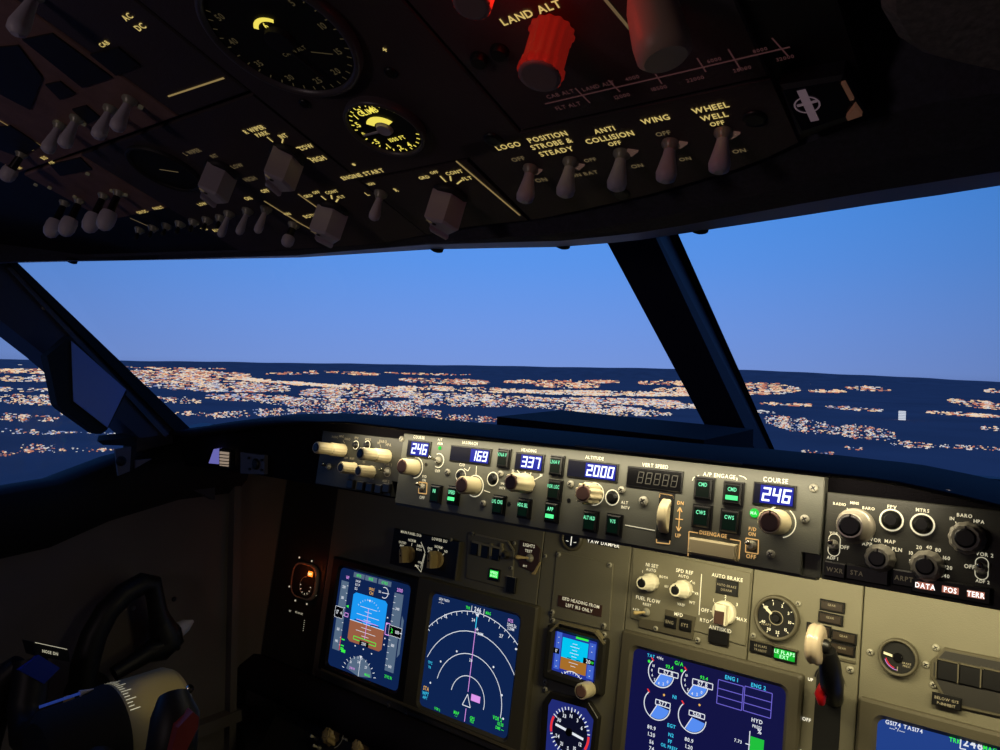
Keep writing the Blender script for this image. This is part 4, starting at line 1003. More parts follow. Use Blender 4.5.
knob(T, 506,555, [(.0055,0),(.0055,.003),(.004,.006)], m_bezel, m_black, .003, h=.002, mark=False)
for x, y in ((473,533.7),(514.5,543.2),(511.5,568)): screw(T, x, y, .0028, .002)
a, b = PAN.hit(494,574.5,.004); mb = MB(PAN, m_black); mb.box(a-.010,a+.010,b-.009,b+.008,.002,.004,.001); k = T.part('caption_light', mb, label='green lit caption light')
mb = MB(PAN, m_grnlamp); mb.rect(a-.0075,a+.0075,b-.0045,b+.0055,.0042); mb.mat(m_grnhot); mb.text('SPEED',(a,b+.0025),.0034,.0045,'c',.9); mb.text('BRAKE',(a,b-.002),.0028,.0045,'c',.9); T.part('legend', mb, k)
a, b = PAN.hit(511,584,.004); mb = MB(PAN, m_black); mb.box(a-.008,a+.008,b-.012,b+.010,.002,.005,.001); mb.mat(m_labeldim); mb.box(a-.008,a+.008,b+.0095,b+.0105,.005,.0056); T.part('caption_light', mb)
# ---- LIGHTS switch plate
T = Thing('lights_switch', 'toggle switch on a brown octagonal LIGHTS TEST plate', 'switch', PAN, PAN.hit(529,556)+(0,))
mb = MB(PAN, m_brown); mb.ppoly([(520,540),(535,544),(540.5,550),(539,562),(534.5,573),(520,567),(517.5,560)],0,.002,.0008)
mb.mat(m_tan); mb.ppoly([(539.5,562),(540.5,562),(534.5,574.5),(531,574),(534,571)],.0005,.003)
T.part('plate', mb)
toggle(T, 530,558,(-.012,.0,.016),.003,h=.002,m=m_tan,rb=.006)
mb = MB(PAN, m_label); mb.ptext('LIGHTS',529,545.5,3.2,.0026); mb.ptext('TEST',528.5,551,2.8,.0026); mb.ptext('BRT',525,566,2.0,.0026); T.part('lettering', mb)
# ---- yaw damper indicator
T = Thing('yaw_damper_indicator', 'round instrument half hidden under the autopilot panel beside the YAW DAMPER label', 'gauge', PAN, PAN.hit(572,539)+(0,))
a, b = PAN.hit(571.5,538.5,.004); mb = MB(PAN, m_bezel); mb.lathe((a,b,0),(0,0,1),[(.0165,0),(.0165,.004),(.0150,.006),(.0125,.006),(.0120,.004)],40,cap=False); T.part('bezel', mb)
mb = MB(PAN, m_black); mb.sector((a,b),.0125,0,360,.0038); mb.mat(m_labelw); mb.rect(a-.0008,a+.0008,b-.009,b+.006,.0042); mb.pline([(a-.008,b-.004),(a-.004,b-.0045)],.0008,.0042); mb.pline([(a+.008,b-.004),(a+.004,b-.0045)],.0008,.0042); T.part('dial', mb)
mb = MB(PAN, m_flat); mb.ppoly([(588.5,538),(618,544.5),(618,549),(588.5,542.5)],0,.0015); mb.mat(m_labelw); mb.ptext('YAW DAMPER',603,543.2,3.6,.002,'c',1.0)
solo('placard', mb, 'narrow black placard reading YAW DAMPER under the autopilot panel', 'placard')
# ---- blank cover plate
T = Thing('blank_cover_plate', 'blank grey cover plate with four corner screws above the standby display', 'cover plate', PAN, PAN.hit(580,590)+(0,))
mb = MB(PAN, m_panel); mb.ppoly([(556.5,551),(613,563.5),(609,631),(550,617)],0,.002,.0006); T.part('faceplate', mb)
for x, y in ((558.8,554.5),(609.8,565),(552.5,612),(604,625.5)): screw(T, x, y, .0035, .002)
mb = MB(PAN, m_brown); mb.ppoly([(558.5,595),(602,605.5),(601,617),(557.5,606)],.002,.003); mb.mat(m_label); mb.ptext('ISFD HEADING FROM',580.5,602.5,3.3,.0034,'c',.92); mb.ptext('LEFT IRS ONLY',579,608,3.3,.0034,'c',.92); T.part('plaque', mb, label='brown plaque reading ISFD HEADING FROM LEFT IRS ONLY')
# ---- N1 / speed reference control panel
T = Thing('engine_reference_panel', 'raised grey panel with N1 SET and AUTO BRAKE knobs above the engine display', 'control panel', PAN, PAN.hit(690,600)+(0,))
mb = MB(PAN, m_panel); mb.ppoly([(633,548),(751,573),(745,646),(740,645),(698,632),(636,620),(630,618)],0,.002,.0008)
mb.mat(m_bezel); mb.ppoly([(665,609),(696,617),(692,640),(638,627),(639,618),(664,622)],.002,.003,.0005); T.part('faceplate', mb)
kk1 = [(.0106,0),(.0106,.009),(.0098,.010),(.0086,.0105),(.0078,.026),(.0066,.0275)]
for x, y in ((651.5,582),(684.5,589)): knob(T, x, y, kk1, m_ivory, m_black, .0052, .03, 12, h=.002, seg=48)
toggle(T, 646.5,612,(-.010,-.002,.012),.0026,h=.003,m=m_tan,rb=.005)
for x, y in ((656,628.5),(698,640)): screw(T, x, y, .0032, .002)
for x, y, s_ in ((670,622,'ENG'),(685,625,'SYS')):
    a, b = PAN.hit(x,y,.005); mb = MB(PAN, m_black); mb.box(a-.0075,a+.0075,b-.0065,b+.0065,.003,.006,.001); mb.mat(m_labeldim); mb.text(s_,(a,b),.0038,.0064); T.part('push_button', mb)
for x, y, w_, hh2 in ((726.5,587.5,.013,.0085),(718,637.5,.012,.0075)):
    a, b = PAN.hit(x,y,.005); mb = MB(PAN, m_black); mb.box(a-w_,a+w_,b-hh2,b+hh2,.002,.005,.001)
    mb.mat(m_labeldim); mb.text('AUTO BRAKE' if y < 600 else '',(a,b+.002),.0026,.0054,'c',.9); mb.text('DISARM' if y < 600 else '',(a,b-.003),.0026,.0054,'c',.9); T.part('caption_light', mb)
a, b = PAN.hit(725,612.5,.002); mb = MB(PAN, m_ivory); mb.lathe((a,b,.002),(0,0,1),[(.0135,0),(.0135,.006),(.0125,.0075),(.0115,.008)],40)
mb.prism([(a-.0068,b-.0125),(a+.0068,b-.0125),(a+.0068,b+.010),(a-.0068,b+.010)],.009,.020,.0015); k = T.part('selector_knob', mb)
q = MB(PAN, m_brown); q.rect(a-.0058,a+.0058,b-.0115,b+.003,.0203); T.part('knob_cap', q, k)
mb = MB(PAN, m_label); h = .0026
for s_, x, y, c in (('N1 SET',652,565.5,3.4),('AUTO',651,570,2.8),('1',642.5,571.5,2.6),('BOTH',663.5,577,2.4),('SPD REF',684.5,571.5,3.6),('AUTO',683.5,576.3,2.8),('V1',693.5,583,2.4),('VR',696.5,593.5,2.6),('WT',692,602.5,2.8),
    ('VREF',681,604.5,2.6),('SET',666.5,586.5,2.0),('FUEL FLOW',648,599.5,3.6),('RESET',647,604.5,2.4),('RATE',636,609.5,2.0),('USED',645,622,2.6),('AUTO BRAKE',727,577.3,3.6),('1',713.5,600,3),('2',725.5,596.5,3.2),('3',737,604.5,3.2),
    ('OFF',705,610.3,3.6),('RTO',704.5,620.5,3.4),('MAX',742,619.5,3.4),('ANTISKID',720,629,3.8)): mb.ptext(s_, x, y, c, h)
mb.mat(m_label)
for p in (((701.6,574),(699,615)),((651,573),(651,576)),((690,582),(692,580.5)),((692,591.5),(694,592)),((714.5,602.5),(716.5,605)),((725.5,599),(725,602)),((734,606),(732,608)),((710,611),(713,611.5)),((710,621),(714,618)),((738,618),(735,617.5)),
          ((665.5,612),(673,613.5)),((684,616),(695,618.5))): mb.pl(p, .9, h)
mb.ptext('MFD',678.5,614.5,3.6,.0034); T.part('lettering', mb)
# ---- flap position gauge
def gauge(name, label, px, py, r, bm=m_bezel):
    T = Thing(name, label, 'gauge', PAN, PAN.hit(px,py)+(0,)); a, b = PAN.hit(px,py,.006)
    mb = MB(PAN, bm); mb.lathe((a,b,0),(0,0,1),[(r,0),(r,.007),(r*.95,.009),(r*.86,.009),(r*.83,.006)],48,cap=False); T.part('bezel', mb)
    mb = MB(PAN, m_flat); mb.sector((a,b),r*.86,0,360,.0055,48); f = T.part('face', mb); return T, a, b, f
T, a, b, f = gauge('flap_position_gauge', 'round flap gauge with white needle above the green-lit caption', 776,618,.0245)
mb = MB(PAN, m_label); r = .0245
for i, s_ in enumerate(('UP','1','2','5','10','15','25','30','40')):
    t_ = math.radians(150-i*37-8); mb.text(s_,(a+r*.62*math.cos(t_),b+r*.62*math.sin(t_)),.0031,.0060)
    mb.line((a+r*.80*math.cos(t_),b+r*.80*math.sin(t_)),(a+r*.73*math.cos(t_),b+r*.73*math.sin(t_)),.0008,.0060)
mb.mat(m_labeldim); mb.arc((a,b),r*.30,.0008,0,360,.006); mb.text('FLAPS',(a-.010,b-.009),.0026,.006); T.part('dial', mb, f)
mb = MB(PAN, m_ivory); t_ = math.radians(143); d2 = Vector((math.cos(t_),math.sin(t_))); n2 = Vector((-d2.y,d2.x))
P_ = lambda s1, s2: (a+d2.x*s1+n2.x*s2, b+d2.y*s1+n2.y*s2)
mb.prism([P_(.006,-.0012),P_(.012,-.0016),P_(.0175,0),P_(.012,.0016),P_(.006,.0012)],.0065,.0078); mb.mat(m_black); mb.lathe((a,b,.006),(0,0,1),[(.005,0),(.004,.002)],20); T.part('needle', mb)
for x, y in ((798.5,603.5),(753.5,635.5)): screw(P4, x, y, .0030)
# ---- captions under the flap gauge
mb = MB(PAN, m_black); a, b = PAN.hit(760.5,648,.004); mb.box(a-.0125,a+.0125,b-.006,b+.006,0,.004,.0008); mb.mat(m_bezel); mb.box(a-.0135,a+.0135,b+.006,b+.0073,0,.005); mb.mat(m_labeldim); mb.text('LE FLAPS',(a,b+.002),.0024,.0044); mb.text('TRANSIT',(a,b-.0025),.0024,.0044)
solo('caption_light', mb, 'unlit black caption light left of the lit green LE FLAPS light', 'indicator light', 'leading edge flap lights')
T = Thing('caption_light', 'green glowing LE FLAPS EXT caption light under the flap gauge', 'indicator light', PAN, PAN.hit(784.5,655)+(0,), 'leading edge flap lights')
a, b = PAN.hit(784.5,655,.004); mb = MB(PAN, m_black); mb.box(a-.0125,a+.0125,b-.0065,b+.0065,0,.004,.0008); mb.mat(m_bezel); mb.box(a-.0135,a+.0135,b+.0065,b+.0078,0,.005); T.part('housing', mb)
mb = MB(PAN, em('green_lens', (20,190,50), .9)); mb.rect(a-.011,a+.011,b-.005,b+.005,.0042); mb.mat(m_grnhot); mb.text('LE FLAPS',(a,b+.0022),.0038,.0046); mb.text('EXT',(a,b-.0024),.0036,.0046); T.part('lens', mb)
# ---- dark gear captions
for x, y, lab in ((831.7,606.5,'topmost unlit brown caption light above the gear lever'),(830,619,'second unlit brown caption light above the gear lever'),(818,630,'unlit brown caption light directly behind the gear lever knob'),
                  (843.5,637.5,'upper unlit brown caption light right of the gear lever knob'),(842,649.5,'lower unlit brown caption light right of the gear lever knob')):
    a, b = PAN.hit(x,y,.004); mb = MB(PAN, m_black); mb.box(a-.0125,a+.0125,b-.0058,b+.0058,0,.003,.0008)
    mb.mat(mat('unlit_lens', (50,42,34), .35)); mb.box(a-.0108,a+.0108,b-.0042,b+.0042,.003,.0042,.0006); mb.mat(m_labeldim); mb.text('GEAR',(a,b+.0013),.0022,.0044)
    solo('caption_light', mb, lab, 'indicator light', 'landing gear lights')
mb = MB(P4.fr, m_bezel); mb.ppoly([(829.5,655.5),(855.5,661.5),(855,664),(829,658)],0,.002); P4.part('edge_strip', mb)
screw(P4, 850.5,669.5,.0038); screw(P4, 870.5,652,.0034, nm='screw'); screw(P1, 545.5,556,.0026)
# ---- gear lever
T = Thing('landing_gear_lever', 'black lever with a translucent cream wheel knob standing out of the gear slot', 'lever', PAN, PAN.hit(830,700)+(0,))
a, b = PAN.hit(826,720); mb = MB(PAN, m_flat)
pl_ = []
x0_, x1_ = a-.012, a+.014; yt_ = PAN.hit(832,668)[1]; yb_ = YB+.004
for i in range(9):
    t_ = math.radians(180-180*i/8); pl_.append(((x0_+x1_)/2+.013*math.cos(t_), yt_-.013+.013*math.sin(t_)))
mb.prism([(x0_,yb_)]+pl_+[(x1_,yb_)], 0, .0008); mb.mat(m_bezdark); mb.arc(((x0_+x1_)/2, yt_-.013), .0142, .0018, 0, 180, .0015); T.part('slot_plate', mb)
HW = .070; wa, wb = PAN.hit(816,644,HW)
mb = MB(PAN, m_translucent); mb.lathe((wa-.0075,wb,HW),(1,0,0),[(.013,0),(.0175,.001),(.0198,.004),(.0193,.0065),(.0187,.0075),(.0193,.0085),(.0198,.011),(.0175,.014),(.013,.015)],56,.012,28); T.part('wheel_knob', mb)
mb = MB(PAN, m_black); mb.tube([(wa+.0105,wb-.004,HW-.004),(wa+.011,wb-.018,HW-.012),(wa+.010,wb-.040,HW-.030),(wa+.006,wb-.058,.015),(wa+.005,wb-.062,.001)],[.0075,.0105,.0115,.0105,.009],16)
mb.lathe((wa-.001,wb,HW),(1,0,0),[(.006,.0),(.007,.011),(.005,.014)],20); T.part('arm', mb)
ra, rb_ = PAN.hit(824,694,.035); mb = MB(PAN, m_redpl); mb.tube([(ra-.001,rb_+.010,.038),(ra-.002,rb_,.040),(ra-.002,rb_-.010,.034)],[.0035,.006,.0035],14); T.part('trigger', mb, label='red trigger')
mb = MB(PAN, m_labelw); h = .0006
mb.ptext('UP',810.5,679.5,3.2,h); mb.ptext('OFF',806.5,719.5,3.6,h); mb.ptext('DN',803,752,3.2,h)
p = PAN.hit(796.5,720,h); mb.text('LANDING GEAR LIMIT (IAS)', p, .0030, h, 'c', .92, rot=-PI/2); P4.part('lettering', mb)
# ---- brake pressure gauge
T, a, b, f = gauge('brake_pressure_gauge', 'small round gauge with cream needle and red arc, right of the gear lever', 898,657.5,.0185)
mb = MB(PAN, m_rd); mb.arc((a,b),.0112,.0010,195,255,.0058); mb.mat(m_mag).arc((a,b),.0125,.0006,200,270,.0058); mb.mat(m_labeldim); mb.text('BRAKE',(a+.008,b-.004),.0018,.0058); mb.text('PRESS',(a+.008,b-.0068),.0018,.0058); mb.rect(a-.0005,a+.0005,b-.013,b-.009,.0058); T.part('dial', mb, f)
mb = MB(PAN, m_ivory); mb.prism([(a-.013,b+.0008),(a-.005,b-.0006),(a-.005,b+.0018),(a-.013,b+.0030)],.0065,.0078); mb.mat(m_glassblk); mb.lathe((a,b,.006),(0,0,1),[(.0045,0),(.0045,.0015),(.0035,.0022)],20); T.part('needle', mb)
# ---- FO annunciator
T = Thing('warning_annunciator', 'octagonal frame with dark square caption lights at the right edge beside the small gauge', 'annunciator', PAN, PAN.hit(960,680)+(0,))
mb = MB(PAN, m_bezel)
mb.ppoly([(944,647.5),(1012,661),(1012,720),(945,705),(938,690),(930,677),(930.5,661)],0,.004,.001); mb.mat(m_pdark)
mb.ppoly([(945,651),(1010,664),(1010,716),(948,702),(939,685),(933.5,675),(934,663)],.004,.0045); T.part('faceplate', mb)
for x, y in ((948.5,671.5),(971,676.5),(994,681)):
    a, b = PAN.hit(x,y,.007); mb = MB(PAN, m_bezel); mb.box(a-.0100,a+.0100,b+.0090,b+.0105,.0045,.008); mb.box(a-.0112,a-.0100,b-.009,b+.0105,.0045,.008); mb.mat(m_black); mb.box(a-.0098,a+.0098,b-.009,b+.009,.0045,.0075,.001)
    T.part('caption_light', mb)
a, b = PAN.hit(946.5,701.5,.006); mb = MB(PAN, m_black); mb.box(a-.0125,a+.0125,b-.006,b+.006,.0045,.007,.001); mb.mat(m_labeldim); mb.text('BELOW G/S',(a,b+.002),.0026,.0074); mb.text('P-INHIBIT',(a,b-.0028),.0026,.0074); T.part('caption_light', mb)
for x, y in ((936,647.5),(933.5,684.5),(926,664.5)): screw(P5, x, y, .0034)
# ---- left orange lit instrument
T = Thing('clock_instrument', 'small capsule-shaped instrument with a glowing orange flag on the dark left panel', 'gauge', PAN, PAN.hit(305,581)+(0,))
def capsule(px0,py0,px1,py1,h):
    a = PAN.hit(px0,py0,h); b = PAN.hit(px1,py1,h); x0,x1,y1,y0 = a[0],b[0],a[1],b[1]; r = (x1-x0)*.30; p = []
    for cx,cy,a0 in ((x1-r,y1-r,0),(x0+r,y1-r,90),(x0+r,y0+r,180),(x1-r,y0+r,270)):
        for i in range(5): t_ = math.radians(a0+22.5*i); p.append((cx+r*math.cos(t_),cy+r*math.sin(t_)))
    return p
mb = MB(PAN, mat('clock_bezel', (170,150,132), .35)); mb.prism(capsule(293.5,560,313.5,603,.006),0,.006,.0015); T.part('bezel', mb)
mb = MB(PAN, m_flat); mb.flat(capsule(295,562.3,312,600.7,.0063),.0063); f = T.part('face', mb)
mb = MB(PAN, m_label); c = PAN.hit(305.5,586,.0066); k = PAN.sv(305,586)
for a_ in range(180,361,30): t_ = math.radians(a_); mb.line((c[0]+9*k*math.cos(t_),c[1]+9*k*math.sin(t_)),(c[0]+7.4*k*math.cos(t_),c[1]+7.4*k*math.sin(t_)),.9*k,.0066)
mb.mat(m_labeldim); mb.arc(c,9.4*k,.5*k,90,360,.0066); T.part('dial', mb, f)
mb = MB(PAN, m_orange); a, b = PAN.hit(310,574,.008); mb.box(a-.0055,a+.0055,b-.0042,b+.0042,.0066,.0082,.0008); mb.mat(m_orangehot); mb.text('OFF',(a,b),.0042,.0085); T.part('flag', mb, label='glowing orange flag')
mb = MB(PAN, m_label)
for x, y in ((299.5,557.5),(312,561),(318.5,575),(289.5,586.5),(316,595),(295.5,600.5),(307,604)): p = PAN.hit(x,y); P0.part('screw', MB(PAN, m_label).lathe((*p,0),(0,0,1),[(.0016,0),(.0016,.001)],8))
mb = MB(PAN, m_label); mb.ptext('CLOCK',299,613,1.8,.0006,'c',1.4); mb.ptext('SET',290,611,1.6,.0006)
for i in range(6): mb.ptext('-',304.5-i*.25,620+i*2,3,.0006)
P0.part('lettering', mb)
# bottom rail under the left displays, screws
mb = MB(PAN, mat('rail_paint', (120,110,86), .45)); mb.ppoly([(321,668),(530,756),(530,759),(320.5,670.5)],0,.0105); P1.part('rail', mb)
for x, y in ((314,675),): screw(P0, x, y, .0034)
for x, y in ((389,705.5),(406.5,714.5)): screw(P1, x, y, .0034)

# ================================================================== LOWER LEDGE AND LOWER PANEL
T = Thing('lower_ledge', 'long dark padded ledge sloping under the left displays', 'ledge', W, (-.9,.8,-.52))
zb = PAN.O.z + YB*math.cos(T9); yb = PAN.O.y + YB*math.sin(T9)
mb = MB(W, m_glare); vs = []; fs = []
prof = [(0,0),(-.012,.004),(-.040,-.008),(-.052,-.020),(-.054,-.034),(-.040,-.045),(0.02,-.05)]
for X in (XL, XL+.6, XR): vs += [(X, yb+p[0]-.002, zb+p[1]) for p in prof]
for i in range(2):
    for j in range(6): a = i*7+j; fs.append((a,a+7,a+8,a+1))
mb.add(vs, fs, True); T.part('pad', mb)
LOW = Frame((-.9, yb-.045, zb-.045), (1,0,0), (0, math.sin(math.radians(35)), math.cos(math.radians(35))))
T = Thing('lower_dimmer_panel', 'dark lower panel with cream dimming knobs at the bottom edge', 'control panel', LOW, (0,0,0))
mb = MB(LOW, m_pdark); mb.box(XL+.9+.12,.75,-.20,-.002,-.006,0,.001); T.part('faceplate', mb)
for x, y, r in ((333,737,.0115),(363,747.5,.0105)):
    knob(T, x, y, [(r*1.15,0),(r*1.15,.003),(r,.004),(r,.014),(r*.7,.0165)], m_tan, m_tan, r*.5, .08, 8, seg=48)
for x, y in ((317,738.5),(319.5,748),(402,749)): toggle(T, x, y, (-.003,0,.010), .0024, m=m_ivory)
mb = MB(LOW, m_labeldim)
for x, y, s_ in ((345,739,'PANEL'),(372,738,'BRT'),(388,748,'BRT')): mb.ptext(s_, x, y, 2.6, .0005)
mb.parc(335,737,13,.8,-60,120,.0005); T.part('lettering', mb)

# ================================================================== LEFT SIDE
# angular blue panel hanging off the left post
T = Thing('side_fairing', 'dark blue angular panel in a black frame hanging off the left window post', 'panel', W, onX(90,390,-1.05))
mb = MB(W, m_flat); xprism(mb, [(47,356),(57.5,405),(61,409),(96,434),(101,434),(107,430),(127,392),(70,336)], -1.040, -.02); T.part('frame', mb)
mb = MB(W, m_bluepanel); xprism(mb, [(71,341),(125.5,389.5),(107,427.5),(73,401)], -1.0395, .0015); T.part('face', mb)
# bracket on the sill
T = Thing('sill_bracket', 'pale angle bracket with a round bolt and dark shelf plate on the left window sill', 'bracket', W, onX(125,465,-1.10))
mb = MB(W, m_gray); xprism(mb, [(114,449),(130,446.5),(128.5,471),(117,475.5)], -1.094, .004); xprism(mb, [(134,460),(151,458.5),(134,468)], -1.094, .004); T.part('plate', mb)
mb = MB(W, m_flat); p = [onX(97,441,-1.09), onX(103,445,-1.09), onX(136,446,-1.09), onX(137,437,-1.09)]
q = [onX(150,432,-1.13), onX(190,433,-1.13)]
mb.add([p[0],p[1],p[2],p[3]]+[v+Vector((-.04,.02,.004)) for v in p], [(0,1,2,3),(7,6,5,4),(0,4,5,1),(1,5,6,2),(2,6,7,3),(3,7,4,0)])
xprism(mb, [(130,447),(137,445),(133,468),(128.5,472)], -1.092, -.02); T.part('shelf', mb)
mb = MB(W, m_flat); p = onX(120.5,461,-1.09); mb.lathe(p, (1,0,0), [(.007,0),(.007,.003),(.004,.006)], 20); T.part('bolt', mb)
# glareshield to sill infill
mb = MB(W, m_post); xprism(mb, [(137,437),(190,430),(215,424),(215,500),(150,470),(134,462)], XL+.02, -.04); solo('trim_5', mb, kind='structure')
# tiller
T = Thing('tiller_wheel', 'black nose-wheel steering handle loop with a pale pointed tip on the left side wall', 'steering handle', W, onX(100,700,XL))
def wx(lst, X): return [onX(x,y,X) for x,y in lst]
mb = MB(W, m_yoke)
pts = wx([(84,715),(82,690),(85,664),(94,635),(107,611),(124,594),(143,583),(152,584),(155,596),(158,612),(162,627),(170,635)], XL+.05)
mb.tube(pts, [.019,.019,.019,.018,.017,.0165,.016,.015,.013,.014,.017,.020], 16)
pts = wx([(158,612),(164,630),(168,640),(160,648),(146,654),(130,664),(114,674)], XL+.05); mb.tube(pts, [.012,.020,.024,.021,.014,.012,.011], 16)
T.part('handle', mb)
mb = MB(W, m_whitepl); a = onX(178,630,XL+.05); b = onX(193,621,XL+.05); mb.tube([a, a.lerp(b,.5), b], [.013,.010,.0025], 14); T.part('pointer_tip', mb, label='pale pointed tip')
mb = MB(W, m_yoke); a = onX(100,700,XL+.05); mb.lathe((XL,a.y,a.z),(1,0,0),[(.03,0),(.03,.02),(.022,.05),(.022,.062)],24); T.part('pivot', mb)
mb = MB(W, m_flat)
# yoke
YX = -.84; YZ = -.412
T = Thing('control_yoke', 'black control wheel on a lit grey-green column head at the lower left', 'control yoke', W, (YX,.42,-1.2))
mb = MB(W, m_column); mb.lathe((YX,.398,YZ),(0,1,0),[(.052,0),(.052,.066),(.048,.074),(.030,.078)],56)
mb.tube([(YX,.45,YZ-.03),(YX,.47,-.75),(YX,.50,-1.195)],[.040,.036,.036],20); T.part('column', mb)
mb = MB(W, m_flat); mb.lathe((YX,.398,YZ),(0,-1,0),[(.053,0),(.053,.006),(.048,.012),(.046,.066),(.036,.074)],48); hub = T.part('hub', mb)
mb = MB(W, m_label)
for i in range(22):      # trim scale ticks on the column head
    t_ = math.radians(140-i*4.6); r = .0528; L = .011 if i%3 == 0 else .006
    P_ = lambda tt, y: (YX+r*math.cos(tt), y, YZ+r*math.sin(tt)); dt = .009
    mb.add([P_(t_-dt,.401),P_(t_+dt,.401),P_(t_+dt,.401+L),P_(t_-dt,.401+L)],[(0,1,2,3)])
T.part('trim_scale', mb)
mb = MB(W, mat('arrow_blue', (60,90,190), .4, emit=(50,80,180), es=.3)); 
def hb(deg, y, r=.0485): t_ = math.radians(deg); return Vector((YX+r*math.cos(t_), y, YZ+r*math.sin(t_)))
mb.tube([hb(118,.335,.050), hb(116,.375,.051)], .0016, 8); mb.mat(m_whitepl); mb.lathe(hb(116,.375,.051),(0,1,0),[(.0035,0),(.0005,.016)],12); T.part('pointer', mb, hub)
sc_p = onX(192,675,-.80); mb = MB(W, m_chrome); mb.lathe((YX+.034,.470,YZ+.034),(.5,.3,.8),[(.005,0),(.005,.004),(.0035,.006)],14); T.part('bolt', mb)
# left (outboard) grip
mb = MB(W, m_yoke); mb.tube([(YX-.03,.365,YZ),(YX-.08,.362,YZ-.012),(YX-.13,.365,YZ-.03),(YX-.155,.372,YZ-.005),(YX-.160,.378,YZ+.025),(YX-.168,.380,YZ+.045)],[.028,.022,.020,.021,.021,.018],18)
mb.tube([(YX-.178,.372,YZ+.040),(YX-.19,.36,YZ+.022),(YX-.195,.35,YZ-.01),(YX-.19,.34,YZ-.06)],[.012,.020,.020,.016],16); T.part('left_grip', mb)
mb = MB(W, m_bluetape); a = onX(22,675,YX-.15); c = [onX(19,670,YX-.138),onX(39,655,YX-.138),onX(60,668,YX-.138),onX(44,684,YX-.138)]
mb.add(c+[v+Vector((-.02,.004,-.006)) for v in c],[(0,1,2,3),(7,6,5,4),(0,4,5,1),(1,5,6,2),(2,6,7,3),(3,7,4,0)]); T.part('tape', mb, label='blue tape')
mb = MB(W, m_flat); c = [onX(32,642,YX-.150),onX(68,649,YX-.150),onX(70,662,YX-.150),onX(36,656,YX-.150)]; mb.add(c+[v+Vector((-.03,.0,-.004)) for v in c],[(0,1,2,3),(7,6,5,4),(0,4,5,1),(1,5,6,2),(2,6,7,3),(3,7,4,0)])
YF = Frame(onX(50,652,YX-.149), (onX(68,655.5,YX-.149)-onX(32,648,YX-.149)), (onX(50,640,YX-.149)-onX(50,664,YX-.149)))
lf = T.part('switch_block', mb)
mb2 = MB(W, m_label)
tmp = MB(YF); tmp.text('NOSE DN', (0,-.0005), .0036, .0006, 'c', .85); tmp.box(-.019,.022,.0075,.0082,.0002,.0008)
mb2.add([YF.O+YF.u*v[0]+YF.v*v[1]+YF.n*v[2] for v in tmp.V], tmp.F); T.part('lettering', mb2, lf)
mb = MB(W, m_tan); a = onX(69,697,YX-.06); b = onX(68,706,YX-.06); mb.tube([a,b],[.006,.005],10); T.part('button', mb, label='small tan button')
# right (inboard) grip
mb = MB(W, m_yoke); mb.tube([(YX+.03,.362,YZ-.01),(YX+.09,.362,YZ-.03),(YX+.130,.365,YZ-.035),(YX+.157,.372,YZ+.01),(YX+.165,.378,YZ+.045),(YX+.160,.384,YZ+.074),(YX+.148,.388,YZ+.088)],[.028,.024,.022,.022,.023,.022,.014],20); T.part('right_grip', mb)
mb = MB(W, m_redlever); c = [onX(170,756,YX+.19),onX(178,728,YX+.19),onX(193,712,YX+.19),onX(199,717,YX+.19),onX(198,728,YX+.19),onX(186,752,YX+.19),onX(180,762,YX+.19)]
n = len(c); mb.add(c+[v+Vector((-.012,.002,0)) for v in c],[tuple(range(n)),tuple(range(n,2*n))[::-1]]+[(i,i+n,(i+1)%n+n,(i+1)%n) for i in range(n)]); T.part('grip_insert', mb, label='dull red insert')
# side wall details: screw holes, small panel edge
for x, y, lab in ((174,599,'upper tiny dark screw on the side wall right of the steering handle'),(178,648,'lower tiny dark screw on the side wall right of the steering handle'),(133,608,'small ring-headed screw seen through the steering handle loop')):
    p = onX(x,y,XL); mb = MB(W, m_black if x > 150 else m_screw); mb.lathe(p,(1,0,0),[(.004,0),(.004,.0012),(.0025,.002)],12); solo('screw', mb, lab, 'screw', 'side wall screws', o=p)

# ================================================================== OVERHEAD PANEL
def ohm(name, label, pts, m=m_oh, hh=.0, th=.004, group='overhead panel modules', ch=.001):
    a = [OH.hit(x,y,hh) for x,y in pts]; c = (sum(p[0] for p in a)/len(a), sum(p[1] for p in a)/len(a))
    T = Thing(name, label, 'control panel', OH, (c[0],c[1],hh-th), group)
    mb = MB(OH, m); mb.prism(a, hh-th, hh, ch); T.part('faceplate', mb); return T
# carrier behind all modules; its front edge bows back at both ends
FE = [OH.hit(x,y) for x,y in ((-60,264),(20,259),(100,256.5),(250,253),(380,245),(470,228),(540,220.5),(600,208),(660,194),(755,166),(796,146),(870,118))]
def vfront(u):
    if u <= FE[0][0]: return FE[0][1]
    for (a,b),(c,d) in zip(FE,FE[1:]):
        if a <= u <= c: return b+(d-b)*(u-a)/(c-a)
    return FE[-1][1]
def frontpoly(a0, a1, v1, off=0.0, n=10):
    return [(a0+(a1-a0)*i/n, vfront(a0+(a1-a0)*i/n)+off) for i in range(n+1)]+[(a1,v1),(a0,v1)]
mb = MB(OH, m_ohdark); mb.prism(frontpoly(-.74,.322,.62,-.001,30), -.02, -.0045)
solo('ceiling', mb, kind='structure')
sD, sF, sB, sW, sE, sL = .141, .287, -.013, -.255, -.097, OH.hit(50,190)[0]
vL, vP, vM = -.074, -.060, .023
def ohr(label, a0, a1, v0, v1, m=m_oh, front=False):
    T = Thing('overhead_console', label, 'control panel', OH, ((a0+a1)/2,v1,-.004), 'overhead panel modules')
    mb = MB(OH, m)
    if front: mb.prism(frontpoly(a0+.0008,a1-.0008,v1-.0008,.002), -.004, 0)
    else: mb.box(a0+.0008,a1-.0008,v0+.0008,v1-.0008,-.004,0,.001)
    T.part('faceplate', mb); return T
O_light = ohr('front overhead panel with the LOGO, WING and WHEEL WELL light switches', sD-.05, sF, 0, vP, front=True)
